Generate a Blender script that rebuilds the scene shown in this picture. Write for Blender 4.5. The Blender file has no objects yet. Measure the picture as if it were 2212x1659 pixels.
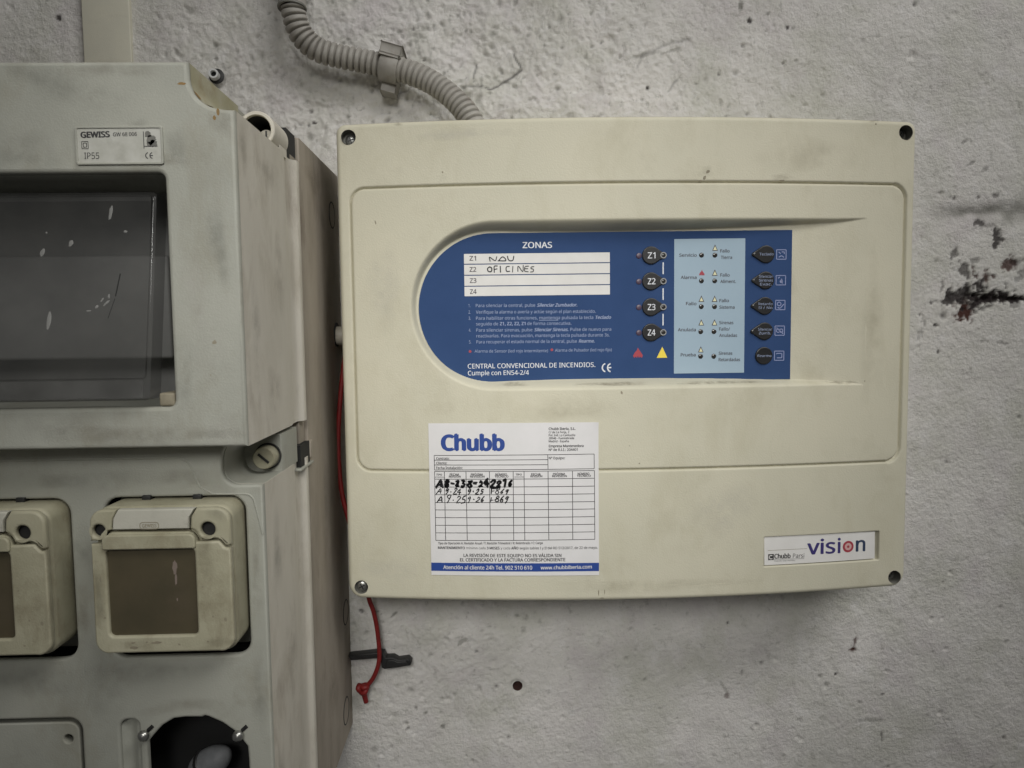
import bpy, bmesh, math
import numpy as np
from mathutils import Vector, Matrix

scene = bpy.context.scene
COL = scene.collection
rng = np.random.default_rng(7)

# ------------------------------------------------------------------ camera
CAM = np.array([0.09349, -0.52845, 0.16884])
YAW, PITCH, ROLL = 0.02652, -0.07175, -0.01256
FPX = 1597.0                       # focal length for a 2212 px wide frame


def cam_axes():
    cy, sy, cp, sp = math.cos(YAW), math.sin(YAW), math.cos(PITCH), math.sin(PITCH)
    f = np.array([sy * cp, cy * cp, sp])
    r = np.array([cy, -sy, 0.0])
    u = np.cross(r, f)
    c, s = math.cos(ROLL), math.sin(ROLL)
    return c * r + s * u, -s * r + c * u, f


cd = bpy.data.cameras.new('camera')
cam = bpy.data.objects.new('camera', cd)
COL.objects.link(cam)
R_, U_, F_ = cam_axes()
cam.matrix_world = Matrix((
    (R_[0], U_[0], -F_[0], CAM[0]),
    (R_[1], U_[1], -F_[1], CAM[1]),
    (R_[2], U_[2], -F_[2], CAM[2]),
    (0, 0, 0, 1)))
cd.sensor_width = 36.0
cd.lens = 36.0 * FPX / 2212.0
cd.clip_start = 0.01
cd.clip_end = 50
scene.camera = cam

# ------------------------------------------------------------------ light
world = bpy.data.worlds.new('World')
scene.world = world
world.use_nodes = True
bg = world.node_tree.nodes['Background']
bg.inputs['Color'].default_value = (1.0, 0.98, 0.96, 1)
bg.inputs['Strength'].default_value = 0.058


def aim(o, target):
    d = Vector(target) - o.location
    o.rotation_euler = d.to_track_quat('-Z', 'Y').to_euler()


ld = bpy.data.lights.new('vignette_spot', 'SPOT')          # added spot above and behind the camera, cone shaped to mimic lens vignetting
ld.energy = 41
ld.spot_size = math.radians(28)
ld.spot_blend = 1.0
ld.shadow_soft_size = 0.22
ld.color = (1.0, 0.985, 0.945)
lo = bpy.data.objects.new('vignette_spot', ld)
lo.location = (0.08, -0.98, 0.53)
COL.objects.link(lo)
aim(lo, (0.105, -0.10, 0.142))

ld = bpy.data.lights.new('ceiling_tube', 'AREA')            # wide ceiling light up to the right
ld.shape = 'RECTANGLE'
ld.size, ld.size_y = 1.1, 0.5
ld.energy = 11
ld.color = (1.0, 0.985, 0.955)
lo = bpy.data.objects.new('ceiling_tube', ld)
lo.location = (0.85, -0.95, 1.25)
COL.objects.link(lo)
aim(lo, (0.3, 0.0, 0.12))

scene.view_settings.view_transform = 'Standard'
scene.view_settings.look = 'None'
scene.view_settings.exposure = 0.22
scene.view_settings.gamma = 1.0
scene.view_settings.use_curve_mapping = False
scene.cycles.use_denoising = True


# ------------------------------------------------------------------ helpers
def at(px, py, Y):
    """point of the plane y = Y (metres) seen at a pixel of the 2212 px wide picture, in mm (x, z)"""
    d = F_ + (px - 1106) / FPX * R_ - (py - 829.5) / FPX * U_
    t = (Y - CAM[1]) / d[1]
    P = CAM + t * d
    return P[0] * 1000, P[2] * 1000


def mk(name, rgb, rough=0.5, rgb2=None, nscale=40.0, bump=0.0, bscale=900.0, metal=0.0, spec=0.5,
       dirt=None, dscale=25.0, damt=0.35, alpha=1.0, stretch=None, streak=None):
    m = bpy.data.materials.new(name)
    m.use_nodes = True
    nt = m.node_tree
    b = nt.nodes['Principled BSDF']
    b.inputs['Roughness'].default_value = rough
    b.inputs['Metallic'].default_value = metal
    b.inputs['Specular IOR Level'].default_value = spec
    b.inputs['Alpha'].default_value = alpha
    tc = nt.nodes.new('ShaderNodeTexCoord')
    src = tc.outputs['Object']
    if stretch:
        mp = nt.nodes.new('ShaderNodeMapping')
        mp.inputs['Scale'].default_value = stretch
        nt.links.new(src, mp.inputs['Vector'])
        src = mp.outputs['Vector']
    col = None
    if rgb2 is not None:
        n = nt.nodes.new('ShaderNodeTexNoise')
        n.inputs['Scale'].default_value = nscale
        n.inputs['Detail'].default_value = 5
        n.inputs['Roughness'].default_value = 0.6
        nt.links.new(src, n.inputs['Vector'])
        rp = nt.nodes.new('ShaderNodeMapRange')
        rp.inputs['From Min'].default_value = 0.35
        rp.inputs['From Max'].default_value = 0.65
        nt.links.new(n.outputs['Fac'], rp.inputs['Value'])
        mx = nt.nodes.new('ShaderNodeMix')
        mx.data_type = 'RGBA'
        mx.inputs['A'].default_value = (*rgb, 1)
        mx.inputs['B'].default_value = (*rgb2, 1)
        nt.links.new(rp.outputs['Result'], mx.inputs['Factor'])
        col = mx.outputs['Result']
    if dirt is not None:
        n = nt.nodes.new('ShaderNodeTexNoise')
        n.inputs['Scale'].default_value = dscale
        n.inputs['Detail'].default_value = 8
        n.inputs['Roughness'].default_value = 0.7
        nt.links.new(src, n.inputs['Vector'])
        rp = nt.nodes.new('ShaderNodeMapRange')
        rp.inputs['From Min'].default_value = 0.55
        rp.inputs['From Max'].default_value = 0.8
        rp.inputs['To Max'].default_value = damt
        nt.links.new(n.outputs['Fac'], rp.inputs['Value'])
        mx = nt.nodes.new('ShaderNodeMix')
        mx.data_type = 'RGBA'
        if col is None:
            mx.inputs['A'].default_value = (*rgb, 1)
        else:
            nt.links.new(col, mx.inputs['A'])
        mx.inputs['B'].default_value = (*dirt, 1)
        nt.links.new(rp.outputs['Result'], mx.inputs['Factor'])
        col = mx.outputs['Result']
    if streak is not None:          # (colour, scale, amount): long runs of old dirt
        mp = nt.nodes.new('ShaderNodeMapping')
        mp.inputs['Scale'].default_value = (1.0, 1.0, 0.5)
        nt.links.new(tc.outputs['Object'], mp.inputs['Vector'])
        n = nt.nodes.new('ShaderNodeTexNoise')
        n.inputs['Scale'].default_value = streak[1]
        n.inputs['Detail'].default_value = 9
        n.inputs['Roughness'].default_value = 0.72
        n.inputs['Distortion'].default_value = 0.4
        nt.links.new(mp.outputs['Vector'], n.inputs['Vector'])
        rp = nt.nodes.new('ShaderNodeMapRange')
        rp.inputs['From Min'].default_value = 0.5
        rp.inputs['From Max'].default_value = 0.72
        rp.inputs['To Max'].default_value = streak[2]
        nt.links.new(n.outputs['Fac'], rp.inputs['Value'])
        mx = nt.nodes.new('ShaderNodeMix')
        mx.data_type = 'RGBA'
        if col is None:
            mx.inputs['A'].default_value = (*rgb, 1)
        else:
            nt.links.new(col, mx.inputs['A'])
        mx.inputs['B'].default_value = (*streak[0], 1)
        nt.links.new(rp.outputs['Result'], mx.inputs['Factor'])
        col = mx.outputs['Result']
    if col is None:
        b.inputs['Base Color'].default_value = (*rgb, 1)
    else:
        nt.links.new(col, b.inputs['Base Color'])
    if bump:
        n = nt.nodes.new('ShaderNodeTexNoise')
        n.inputs['Scale'].default_value = bscale
        n.inputs['Detail'].default_value = 3
        nt.links.new(tc.outputs['Object'], n.inputs['Vector'])
        bp = nt.nodes.new('ShaderNodeBump')
        bp.inputs['Strength'].default_value = bump
        bp.inputs['Distance'].default_value = 0.0004
        nt.links.new(n.outputs['Fac'], bp.inputs['Height'])
        nt.links.new(bp.outputs['Normal'], b.inputs['Normal'])
    return m


M = {}
M['cream'] = mk('cream_plastic', (0.60, 0.572, 0.452), 0.55, (0.55, 0.53, 0.42), 9, 0.4, 1100, spec=0.28, streak=((0.44, 0.41, 0.29), 30, 0.4),
                dirt=(0.40, 0.37, 0.27), dscale=34, damt=0.42)
M['blue'] = mk('blue_film', (0.034, 0.071, 0.178), 0.65, (0.029, 0.063, 0.160), 30, 0.10, 1500, spec=0.12)
M['lightblue'] = mk('pale_blue_print', (0.355, 0.46, 0.545), 0.6, (0.34, 0.445, 0.53), 40, spec=.2)
M['white_print'] = mk('white_print', (0.70, 0.72, 0.76), 0.5)
M['dim_print'] = mk('dim_print', (0.30, 0.36, 0.52), 0.5)
M['paper'] = mk('white_paper', (0.73, 0.72, 0.70), 0.6, (0.68, 0.67, 0.645), 60, spec=.2)
M['sticker'] = mk('sticker_paper', (0.71, 0.70, 0.705), 0.5, (0.675, 0.67, 0.67), 60, spec=.3)
M['black_print'] = mk('black_print', (0.035, 0.033, 0.035), 0.5)
M['brown_print'] = mk('brown_print', (0.06, 0.05, 0.06), 0.5)
M['ink'] = mk('marker_ink', (0.010, 0.010, 0.012), 0.4)
M['logo_blue'] = mk('logo_blue', (0.018, 0.058, 0.27), 0.5)
M['badge_blue'] = mk('badge_blue', (0.045, 0.035, 0.16), 0.5)
M['badge_teal'] = mk('badge_teal', (0.03, 0.05, 0.10), 0.5)
M['red_print'] = mk('red_print', (0.36, 0.045, 0.065), 0.5)
M['pink_print'] = mk('pink_print', (0.62, 0.40, 0.38), 0.5)
M['yellow_print'] = mk('yellow_print', (0.85, 0.66, 0.07), 0.5)
M['pale_yellow'] = mk('pale_yellow_print', (0.72, 0.70, 0.45), 0.5)
M['button'] = mk('button_black', (0.013, 0.013, 0.014), 0.34, (0.02, 0.02, 0.02), 60)
M['led_dark'] = mk('led_dark', (0.035, 0.033, 0.03), 0.12, spec=0.8)
M['led_red'] = mk('led_dull_red', (0.085, 0.055, 0.085), 0.35)
M['led_ring'] = mk('led_ring', (0.30, 0.30, 0.30), 0.4)
M['lilac'] = mk('lilac_print', (0.26, 0.30, 0.50), 0.5)
M['steel'] = mk('screw_steel', (0.42, 0.42, 0.40), 0.32, (0.30, 0.30, 0.28), 300, metal=0.9)
M['recess'] = mk('dark_mottled_grey', (0.20, 0.195, 0.17), 0.6, (0.12, 0.12, 0.11), 200)  # dark mottled grey for screw cups, pipe lip and label smudge
M['black'] = mk('black_plastic', (0.012, 0.012, 0.012), 0.5, (0.02, 0.02, 0.02), 80)
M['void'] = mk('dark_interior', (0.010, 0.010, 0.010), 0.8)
M['grey'] = mk('grey_box_plastic', (0.385, 0.388, 0.338), 0.55, (0.31, 0.315, 0.275), 12, 0.3, 1200, spec=0.3, streak=((0.23, 0.21, 0.15), 30, 0.45),
               dirt=(0.20, 0.185, 0.14), dscale=22, damt=0.62)
M['grey_side'] = mk('bounce_lit_grey', (0.60, 0.57, 0.50), 0.65, (0.53, 0.50, 0.43), 26, 0.2, 1200, spec=0.3, streak=((0.34, 0.30, 0.23), 36, 0.5),
                    dirt=(0.20, 0.155, 0.115), dscale=34, damt=0.7, stretch=(1, 1, 0.45))  # box plastic made paler and warmer for bounced light, plus brown dirt
M['body'] = mk('shaded_stained_body', (0.36, 0.32, 0.265), 0.7, (0.25, 0.22, 0.18), 30, 0.3, 1200, spec=0.2,
               dirt=(0.12, 0.09, 0.07), dscale=40, damt=0.75, stretch=(1, 1, 0.4))  # colour darkened for the shade beside the panel, with brown stains
M['beige'] = mk('socket_beige_plastic', (0.42, 0.40, 0.295), 0.5, (0.31, 0.295, 0.205), 22, 0.3, 1200, spec=0.35, streak=((0.17, 0.14, 0.085), 60, 0.6),
                dirt=(0.17, 0.13, 0.08), dscale=38, damt=0.65)
M['pale_beige'] = mk('cap_pale_plastic', (0.50, 0.49, 0.42), 0.6, (0.43, 0.42, 0.36), 40, 0.2, 1200, dirt=(0.2, 0.18, 0.13), dscale=60, damt=.5, spec=.3)
M['pane'] = mk('brown_smoked_pane', (0.060, 0.052, 0.031), 0.35, (0.085, 0.070, 0.042), 30, dirt=(0.12, 0.09, 0.07),
               dscale=25, damt=0.35)
M['smoke'] = mk('smoked_clear_plastic', (0.050, 0.051, 0.050), 0.16, (0.085, 0.085, 0.08), 20, alpha=0.46,
                dirt=(0.15, 0.15, 0.14), dscale=12, damt=0.6)
M['lip'] = mk('lid_lip_plastic', (0.12, 0.12, 0.115), 0.3, (0.07, 0.07, 0.066), 60, alpha=0.5)
M['inner_grey'] = mk('inner_grey', (0.26, 0.26, 0.25), 0.6, (0.16, 0.16, 0.155), 14)
M['dirty_paper'] = mk('dirty_label', (0.50, 0.50, 0.455), 0.5, (0.42, 0.42, 0.37), 120, dirt=(0.25, 0.24, 0.20), dscale=90, damt=0.5)
M['scoop'] = mk('scoop_grime', (0.40, 0.385, 0.29), 0.6, (0.33, 0.31, 0.20), 60, dirt=(0.24, 0.14, 0.05), dscale=70, damt=0.6)
M['shade_and_ring'] = mk('painted_dark', (0.02, 0.02, 0.02), 0.8)  # near-black painting shade in the corner slot and boss; also knockout rings
M['fleck'] = mk('white_paint_fleck', (0.34, 0.34, 0.325), 0.6, alpha=0.5)
M['conduit'] = mk('conduit_grey', (0.35, 0.335, 0.305), 0.55, (0.26, 0.245, 0.22), 60, 0.2, 1200,
                  dirt=(0.19, 0.14, 0.11), dscale=90, damt=0.7)
M['trunk'] = mk('trunking_cream', (0.61, 0.59, 0.485), 0.7, (0.56, 0.545, 0.455), 40, 0.3, 1500,
                dirt=(0.3, 0.28, 0.22), dscale=60, damt=0.4)
M['red'] = mk('red_cord', (0.22, 0.011, 0.010), 0.55, (0.16, 0.009, 0.008), 200)
M['plug'] = mk('plug_white', (0.55, 0.56, 0.55), 0.5)
M['rust'] = mk('rust_stain', (0.30, 0.17, 0.05), 0.7, (0.22, 0.15, 0.06), 300)
M['grime'] = mk('grime', (0.22, 0.195, 0.14), 0.7, (0.28, 0.25, 0.18), 300)
M['cable'] = mk('cable_grey', (0.19, 0.195, 0.20), 0.7, (0.13, 0.135, 0.14), 120, spec=.2)
M['nipple'] = mk('nipple_beige', (0.44, 0.41, 0.34), 0.5, (0.36, 0.33, 0.27), 80)


def empty(name, loc, label, cat, group=None):
    o = bpy.data.objects.new(name, None)
    o.location = loc
    o.empty_display_size = 0.02
    COL.objects.link(o)
    o['label'] = label
    o['category'] = cat
    if group:
        o['group'] = group
    return o


def tag(o, label, cat):
    o['label'] = label
    o['category'] = cat
    return o


def link(name, me, mat, parent=None):
    """a mesh in scene coordinates as one object; a part of an Empty keeps its place"""
    o = bpy.data.objects.new(name, me)
    if mat is not None:
        me.materials.clear()
        me.materials.append(mat)
    COL.objects.link(o)
    if parent is not None:
        o.parent = parent
        if parent.type == 'EMPTY':
            o.location = -parent.location
    return o


def finish(me, angle=35):
    me.polygons.foreach_set('use_smooth', [True] * len(me.polygons))
    me.set_sharp_from_angle(angle=math.radians(angle))


def from_py(name, V, Fc, mat, parent=None, angle=35, smooth=True):
    me = bpy.data.meshes.new(name)
    me.from_pydata([tuple(v) for v in V], [], [tuple(f) for f in Fc])
    me.update()
    if smooth:
        finish(me, angle)
    return link(name, me, mat, parent)


def from_grid(name, P, keep, mat, parent=None):
    """P: (n, m, 3) array of points, keep: (n-1, m-1) mask of quads"""
    n, m, _ = P.shape
    idx = np.arange(n * m).reshape(n, m)
    q = np.stack([idx[:-1, :-1], idx[1:, :-1], idx[1:, 1:], idx[:-1, 1:]], -1)[keep]
    used = np.unique(q)
    remap = np.zeros(n * m, dtype=np.int64)
    remap[used] = np.arange(len(used))
    q = remap[q]
    me = bpy.data.meshes.new(name)
    me.vertices.add(len(used))
    me.vertices.foreach_set('co', P.reshape(-1, 3)[used].astype(np.float32).ravel())
    me.loops.add(q.size)
    me.loops.foreach_set('vertex_index', q.astype(np.int32).ravel())
    me.polygons.add(len(q))
    me.polygons.foreach_set('loop_start', np.arange(0, q.size, 4, dtype=np.int32))
    me.polygons.foreach_set('loop_total', np.full(len(q), 4, dtype=np.int32))
    me.polygons.foreach_set('use_smooth', np.ones(len(q), dtype=bool))
    me.update(calc_edges=True)
    me.validate()
    return link(name, me, mat, parent), used


def rrect(x0, z0, x1, z1, r, n=6):
    """rounded rectangle; r: one radius or (bl, br, tr, tl)"""
    rs = (r,) * 4 if not isinstance(r, (tuple, list)) else r
    out = []
    for (cx, cz, a0), rr in zip(((x0, z0, 180), (x1, z0, 270), (x1, z1, 0), (x0, z1, 90)), rs):
        sx = 1 if cx == x0 else -1
        sz = 1 if cz == z0 else -1
        for i in range(n + 1):
            a = math.radians(a0 + 90 * i / n)
            out.append((cx + sx * rr + rr * math.cos(a), cz + sz * rr + rr * math.sin(a)))
    return out


def circle(cx, cz, r, n=32):
    return [(cx + r * math.cos(2 * math.pi * i / n), cz + r * math.sin(2 * math.pi * i / n)) for i in range(n)]


def plate_mesh(outer, holes, yb, yf, bevel=0.0, bres=2):
    """solid plate in mm: outline in x, z, from y = -yb (back) to y = -yf (front)"""
    cu = bpy.data.curves.new('tmp', 'CURVE')
    cu.dimensions = '2D'
    cu.fill_mode = 'BOTH'
    cu.extrude = max((yf - yb) / 2 - bevel, 0.0) / 1000
    cu.bevel_depth = bevel / 1000
    cu.bevel_resolution = bres
    cu.offset = -bevel / 1000
    for loop in [outer] + list(holes):
        s = cu.splines.new('POLY')
        s.points.add(len(loop) - 1)
        for p, (x, z) in zip(s.points, loop):
            p.co = (x / 1000, z / 1000, 0, 1)
        s.use_cyclic_u = True
    o = bpy.data.objects.new('tmp', cu)
    me = bpy.data.meshes.new_from_object(o)
    bpy.data.objects.remove(o)
    bpy.data.curves.remove(cu)
    yc = -(yf + yb) / 2000
    co = np.zeros(len(me.vertices) * 3, dtype=np.float32)
    me.vertices.foreach_get('co', co)
    co = co.reshape(-1, 3)
    co = np.stack([co[:, 0], yc - co[:, 2], co[:, 1]], 1)
    me.vertices.foreach_set('co', co.ravel())
    me.update()
    return me


def plate(name, outer, holes, yb, yf, mat, parent=None, bevel=0.0, angle=35, bres=2):
    me = plate_mesh(outer, holes, yb, yf, bevel, bres)
    finish(me, angle)
    return link(name, me, mat, parent)


def box(name, x0, x1, y0, y1, z0, z1, mat, parent=None, bevel=0.0):
    """axis-aligned block in mm with rounded edges"""
    bm = bmesh.new()
    bmesh.ops.create_cube(bm, size=1)
    for v in bm.verts:
        v.co = Vector((((x0 + x1) / 2 + v.co.x * (x1 - x0)) / 1000, ((y0 + y1) / 2 + v.co.y * (y1 - y0)) / 1000,
                       ((z0 + z1) / 2 + v.co.z * (z1 - z0)) / 1000))
    if bevel:
        bmesh.ops.bevel(bm, geom=bm.edges[:], offset=bevel / 1000, segments=3, profile=0.5, affect='EDGES')
    me = bpy.data.meshes.new(name)
    bm.to_mesh(me)
    bm.free()
    finish(me, 40)
    return link(name, me, mat, parent)


def lathe(name, prof, center, axis, mat, parent=None, n=32, angle=35):
    """prof: list of (radius, height) in mm revolved about an axis through center (mm)"""
    ax = Vector(axis).normalized()
    a = ax.orthogonal().normalized()
    b = ax.cross(a)
    c = Vector(center) / 1000
    V, Fc = [], []
    for r, h in prof:
        for i in range(n):
            t = 2 * math.pi * i / n
            V.append(c + (a * math.cos(t) + b * math.sin(t)) * (r / 1000) + ax * (h / 1000))
    for k in range(len(prof) - 1):
        for i in range(n):
            j = (i + 1) % n
            Fc.append((k * n + i, k * n + j, (k + 1) * n + j, (k + 1) * n + i))
    return from_py(name, V, Fc, mat, parent, angle)


def tube(name, pts, rad, mat, parent=None, n=14, caps=True):
    """round tube along 3-D points in metres; rad: one radius or one for each point"""
    pts = [Vector(p) for p in pts]
    rads = [rad] * len(pts) if not hasattr(rad, '__len__') else list(rad)
    V, Fc = [], []
    nrm = None
    for i, p in enumerate(pts):
        t = (pts[min(i + 1, len(pts) - 1)] - pts[max(i - 1, 0)]).normalized()
        if nrm is None:
            nrm = t.orthogonal().normalized()
        nrm = (nrm - t * nrm.dot(t)).normalized()
        b = t.cross(nrm)
        for k in range(n):
            a = 2 * math.pi * k / n
            V.append(p + (nrm * math.cos(a) + b * math.sin(a)) * rads[i])
    for i in range(len(pts) - 1):
        for k in range(n):
            j = (k + 1) % n
            Fc.append((i * n + k, i * n + j, (i + 1) * n + j, (i + 1) * n + k))
    if caps:
        Fc.append(tuple(range(n))[::-1])
        Fc.append(tuple(range((len(pts) - 1) * n, len(pts) * n)))
    return from_py(name, V, Fc, mat, parent, 50)


def spline(pts, n):
    """Catmull-Rom through points, n samples evenly spaced"""
    P = np.array(pts, dtype=float)
    P = np.vstack([2 * P[0] - P[1], P, 2 * P[-1] - P[-2]])
    out = []
    for i in range(1, len(P) - 2):
        for t in np.linspace(0, 1, 40, endpoint=False):
            a, b, c, d = P[i - 1], P[i], P[i + 1], P[i + 2]
            out.append(0.5 * (2 * b + (c - a) * t + (2 * a - 5 * b + 4 * c - d) * t * t + (3 * b - a - 3 * c + d) * t ** 3))
    out.append(P[-2])
    out = np.array(out)
    s = np.concatenate([[0], np.cumsum(np.linalg.norm(np.diff(out, axis=0), axis=1))])
    k = np.linspace(0, s[-1], n)
    return np.stack([np.interp(k, s, out[:, j]) for j in range(out.shape[1])], 1), s[-1]


def lattice(X, Z, scale, seed):
    """smooth value noise in 0..1"""
    g = np.random.default_rng(seed).random((256, 256))
    x, z = X / scale + 37.3, Z / scale + 51.7
    i, j = np.floor(x).astype(int), np.floor(z).astype(int)
    u, v = x - i, z - j
    u, v = u * u * (3 - 2 * u), v * v * (3 - 2 * v)
    a, b = g[i % 256, j % 256], g[(i + 1) % 256, j % 256]
    c, d = g[i % 256, (j + 1) % 256], g[(i + 1) % 256, (j + 1) % 256]
    return (a * (1 - u) + b * u) * (1 - v) + (c * (1 - u) + d * u) * v


# ------------------------------------------------------------------ flat print: polygons and type laid on a surface
class Print:
    def __init__(self):
        self.V, self.F = [], []

    def poly(self, pts):
        k = len(self.V)
        self.V += [tuple(p) for p in pts]
        self.F.append(tuple(range(k, k + len(pts))))

    def rect(self, x0, z0, x1, z1):
        nx = max(1, int(abs(x1 - x0) / 6))
        for i in range(nx):
            a, b = x0 + (x1 - x0) * i / nx, x0 + (x1 - x0) * (i + 1) / nx
            self.poly([(a, z0), (b, z0), (b, z1), (a, z1)])

    def disc(self, cx, cz, r, n=20):
        self.poly(circle(cx, cz, r, n))

    def ring(self, cx, cz, r0, r1, n=28):
        a, b = circle(cx, cz, r0, n), circle(cx, cz, r1, n)
        for i in range(n):
            j = (i + 1) % n
            self.poly([a[i], b[i], b[j], a[j]])

    def line(self, pts, w):
        for i in range(len(pts) - 1):
            (ax, az), (bx, bz) = pts[i], pts[i + 1]
            L = math.hypot(bx - ax, bz - az) or 1e-6
            nx, nz = -(bz - az) / L * w / 2, (bx - ax) / L * w / 2
            m = max(1, int(L / 8))
            for k in range(m):
                p = (ax + (bx - ax) * k / m, az + (bz - az) * k / m)
                q = (ax + (bx - ax) * (k + 1) / m, az + (bz - az) * (k + 1) / m)
                self.poly([(p[0] - nx, p[1] - nz), (q[0] - nx, q[1] - nz), (q[0] + nx, q[1] + nz), (p[0] + nx, p[1] + nz)])

    def stroke(self, pts, w):
        self.line(pts, w)
        for p in pts:
            self.disc(p[0], p[1], w / 2, 10)

    def text(self, segs, p0, p1, h, align='fit'):
        """segs: string or list of (string, bold, slant); from p0 to p1 along the baseline (mm), cap height h"""
        if isinstance(segs, str):
            segs = [(segs, 0, 0)]
        xs, VV, FF = 0.0, [], []
        for s, bold, slant in segs:
            v, f, adv = glyphs(s, slant)
            for c, (dx, dy) in enumerate([(0, 0)] if not bold else [(-bold, 0), (bold, 0), (0, bold * .6), (0, -bold * .6), (0, 0), (-bold * .6, bold * .4), (bold * .6, -bold * .4)]):
                k = len(VV)
                VV += [(x + xs + dx, y + dy, c * .006) for x, y in v]
                FF += [tuple(i + k for i in q) for q in f]
            xs += adv + bold
        if not VV:
            return
        x0 = min(v[0] for v in VV)
        x1 = max(v[0] for v in VV)
        L = math.hypot(p1[0] - p0[0], p1[1] - p0[1])
        sx = L / (x1 - x0) if align == 'fit' else h / CAPH
        sz = h / CAPH
        ux, uz = (p1[0] - p0[0]) / L, (p1[1] - p0[1]) / L
        k = len(self.V)
        for x, y, e in VV:
            a, b = (x - x0) * sx, y * sz
            self.V.append((p0[0] + ux * a - uz * b, p0[1] + uz * a + ux * b, e))
        self.F += [tuple(i + k for i in q) for q in FF]

    def build(self, name, mat, parent, surf, off):
        """surf(x, z) -> distance of the surface from the wall in mm"""
        V = np.array([v if len(v) == 3 else (v[0], v[1], 0.0) for v in self.V])
        y = surf(V[:, 0], V[:, 1]) + off + V[:, 2]
        co = np.stack([V[:, 0], -y, V[:, 1]], 1) / 1000
        me = bpy.data.meshes.new(name)
        me.from_pydata(co.tolist(), [], self.F)
        me.update()
        return link(name, me, mat, parent)


_gl = {}
CAPH = 0.7
try:                                # Blender's own interface typeface; its built-in one if that is not there
    FONT = bpy.data.fonts.load(bpy.utils.system_resource('DATAFILES', path='fonts') + '/NotoSansHebrew-Regular.woff2')
except Exception:
    FONT = None


def glyphs(s, slant=0.0):
    key = (s, slant)
    if key in _gl:
        return _gl[key]
    cu = bpy.data.curves.new('tmp', 'FONT')
    cu.body = s
    if FONT is not None:
        cu.font = FONT
    cu.size = 1.0
    cu.shear = slant
    cu.resolution_u = 3
    cu.fill_mode = 'FRONT'
    o = bpy.data.objects.new('tmp', cu)
    me = bpy.data.meshes.new_from_object(o)
    v = [(p.co.x, p.co.y) for p in me.vertices]
    f = [tuple(p.vertices) for p in me.polygons]
    adv = (max(p[0] for p in v) if v else 0) + 0.06
    if s.endswith(' '):
        adv += 0.24
    bpy.data.meshes.remove(me)
    bpy.data.objects.remove(o)
    bpy.data.curves.remove(cu)
    _gl[key] = (v, f, adv)
    return _gl[key]


_v, _, _ = glyphs('H')
CAPH = max(p[1] for p in _v)

HAND = {
    'A': [[(0, 0), (.4, 1), (.62, 0)], [(.12, .35), (.55, .42)]],
    'N': [[(0, 0), (.05, .95), (.6, .1), (.65, 1)]],
    'a': [[(0, 0), (.35, .8), (.65, .05), (0, .02)]],
    'U': [[(0, .95), (.03, .3), (.25, 0), (.5, .25), (.55, 1)]],
    'O': [[(.3, .85), (.05, .6), (.05, .2), (.3, 0), (.55, .2), (.55, .6), (.3, .85)]],
    'F': [[(.1, 0), (.08, .95), (.55, 1)], [(.1, .5), (.45, .55)]],
    'I': [[(.15, 0), (.15, 1)]],
    'C': [[(.5, .95), (.15, .85), (.03, .4), (.2, .03), (.55, .1)]],
    'E': [[(.55, .95), (.2, .9), (.08, .5), (.12, .1), (.55, .05)], [(.1, .5), (.45, .55)]],
    'S': [[(.55, .95), (.2, .9), (.15, .6), (.45, .45), (.45, .12), (.05, .03)]],
    '0': [[(.3, 1), (.05, .6), (.1, .15), (.35, 0), (.55, .4), (.5, .85), (.3, 1)]],
    '1': [[(.1, .7), (.3, 1), (.3, 0)]],
    '2': [[(.03, .8), (.25, 1), (.5, .8), (.35, .45), (0, .03), (.55, .05)]],
    '3': [[(.05, .92), (.45, .95), (.22, .58), (.5, .35), (.35, .02), (.0, .08)]],
    '4': [[(.35, 1), (.02, .4), (.55, .38)], [(.42, .75), (.38, 0)]],
    '5': [[(.6, 1), (.2, .95), (.12, .58), (.45, .5), (.45, .12), (.05, .0)]],
    '6': [[(.45, 1), (.12, .55), (.08, .12), (.35, .0), (.48, .25), (.3, .45), (.1, .3)]],
    '7': [[(.02, .95), (.55, .98), (.2, -.05)], [(.1, .5), (.5, .55)]],
    '8': [[(.3, .5), (.08, .78), (.3, 1), (.5, .78), (.28, .5), (.02, .22), (.28, 0), (.55, .22), (.3, .5)]],
    '9': [[(.5, .9), (.2, 1), (.05, .7), (.3, .5), (.5, .85), (.4, .3), (.25, -.12)]],
    '-': [[(.1, .45), (.45, .48)]],
    '.': [[(.2, .4), (.26, .42)]],
    '+': [[(.0, .95), (.12, .1)], [(.05, .5), (.5, .55)]],
}


def hand(pr, s, conv, x0, x1, yb, yt, w, jit=0.03, slant=0.0):
    """handwriting between x0..x1, baseline yb, top yt in the pixel space of conv"""
    n = len(s)
    cw = (x1 - x0) / n
    for i, ch in enumerate(s):
        big, low = rng.uniform(1 - 4 * jit, 1 + 2 * jit), rng.normal(0, jit)
        for st in HAND.get(ch, []):
            P = [(x0 + cw * (i + 0.12 + 1.25 * x * big + slant * (y - .4) + rng.normal(0, jit)), yb + (yt - yb) * (y * big + low + rng.normal(0, jit))) for x, y in st]
            if len(P) > 2:
                Q, _ = spline(P, len(P) * 4)
                P = [tuple(q) for q in Q]
            pr.stroke([conv(*p) for p in P], w * rng.uniform(.8, 1.15))


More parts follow.
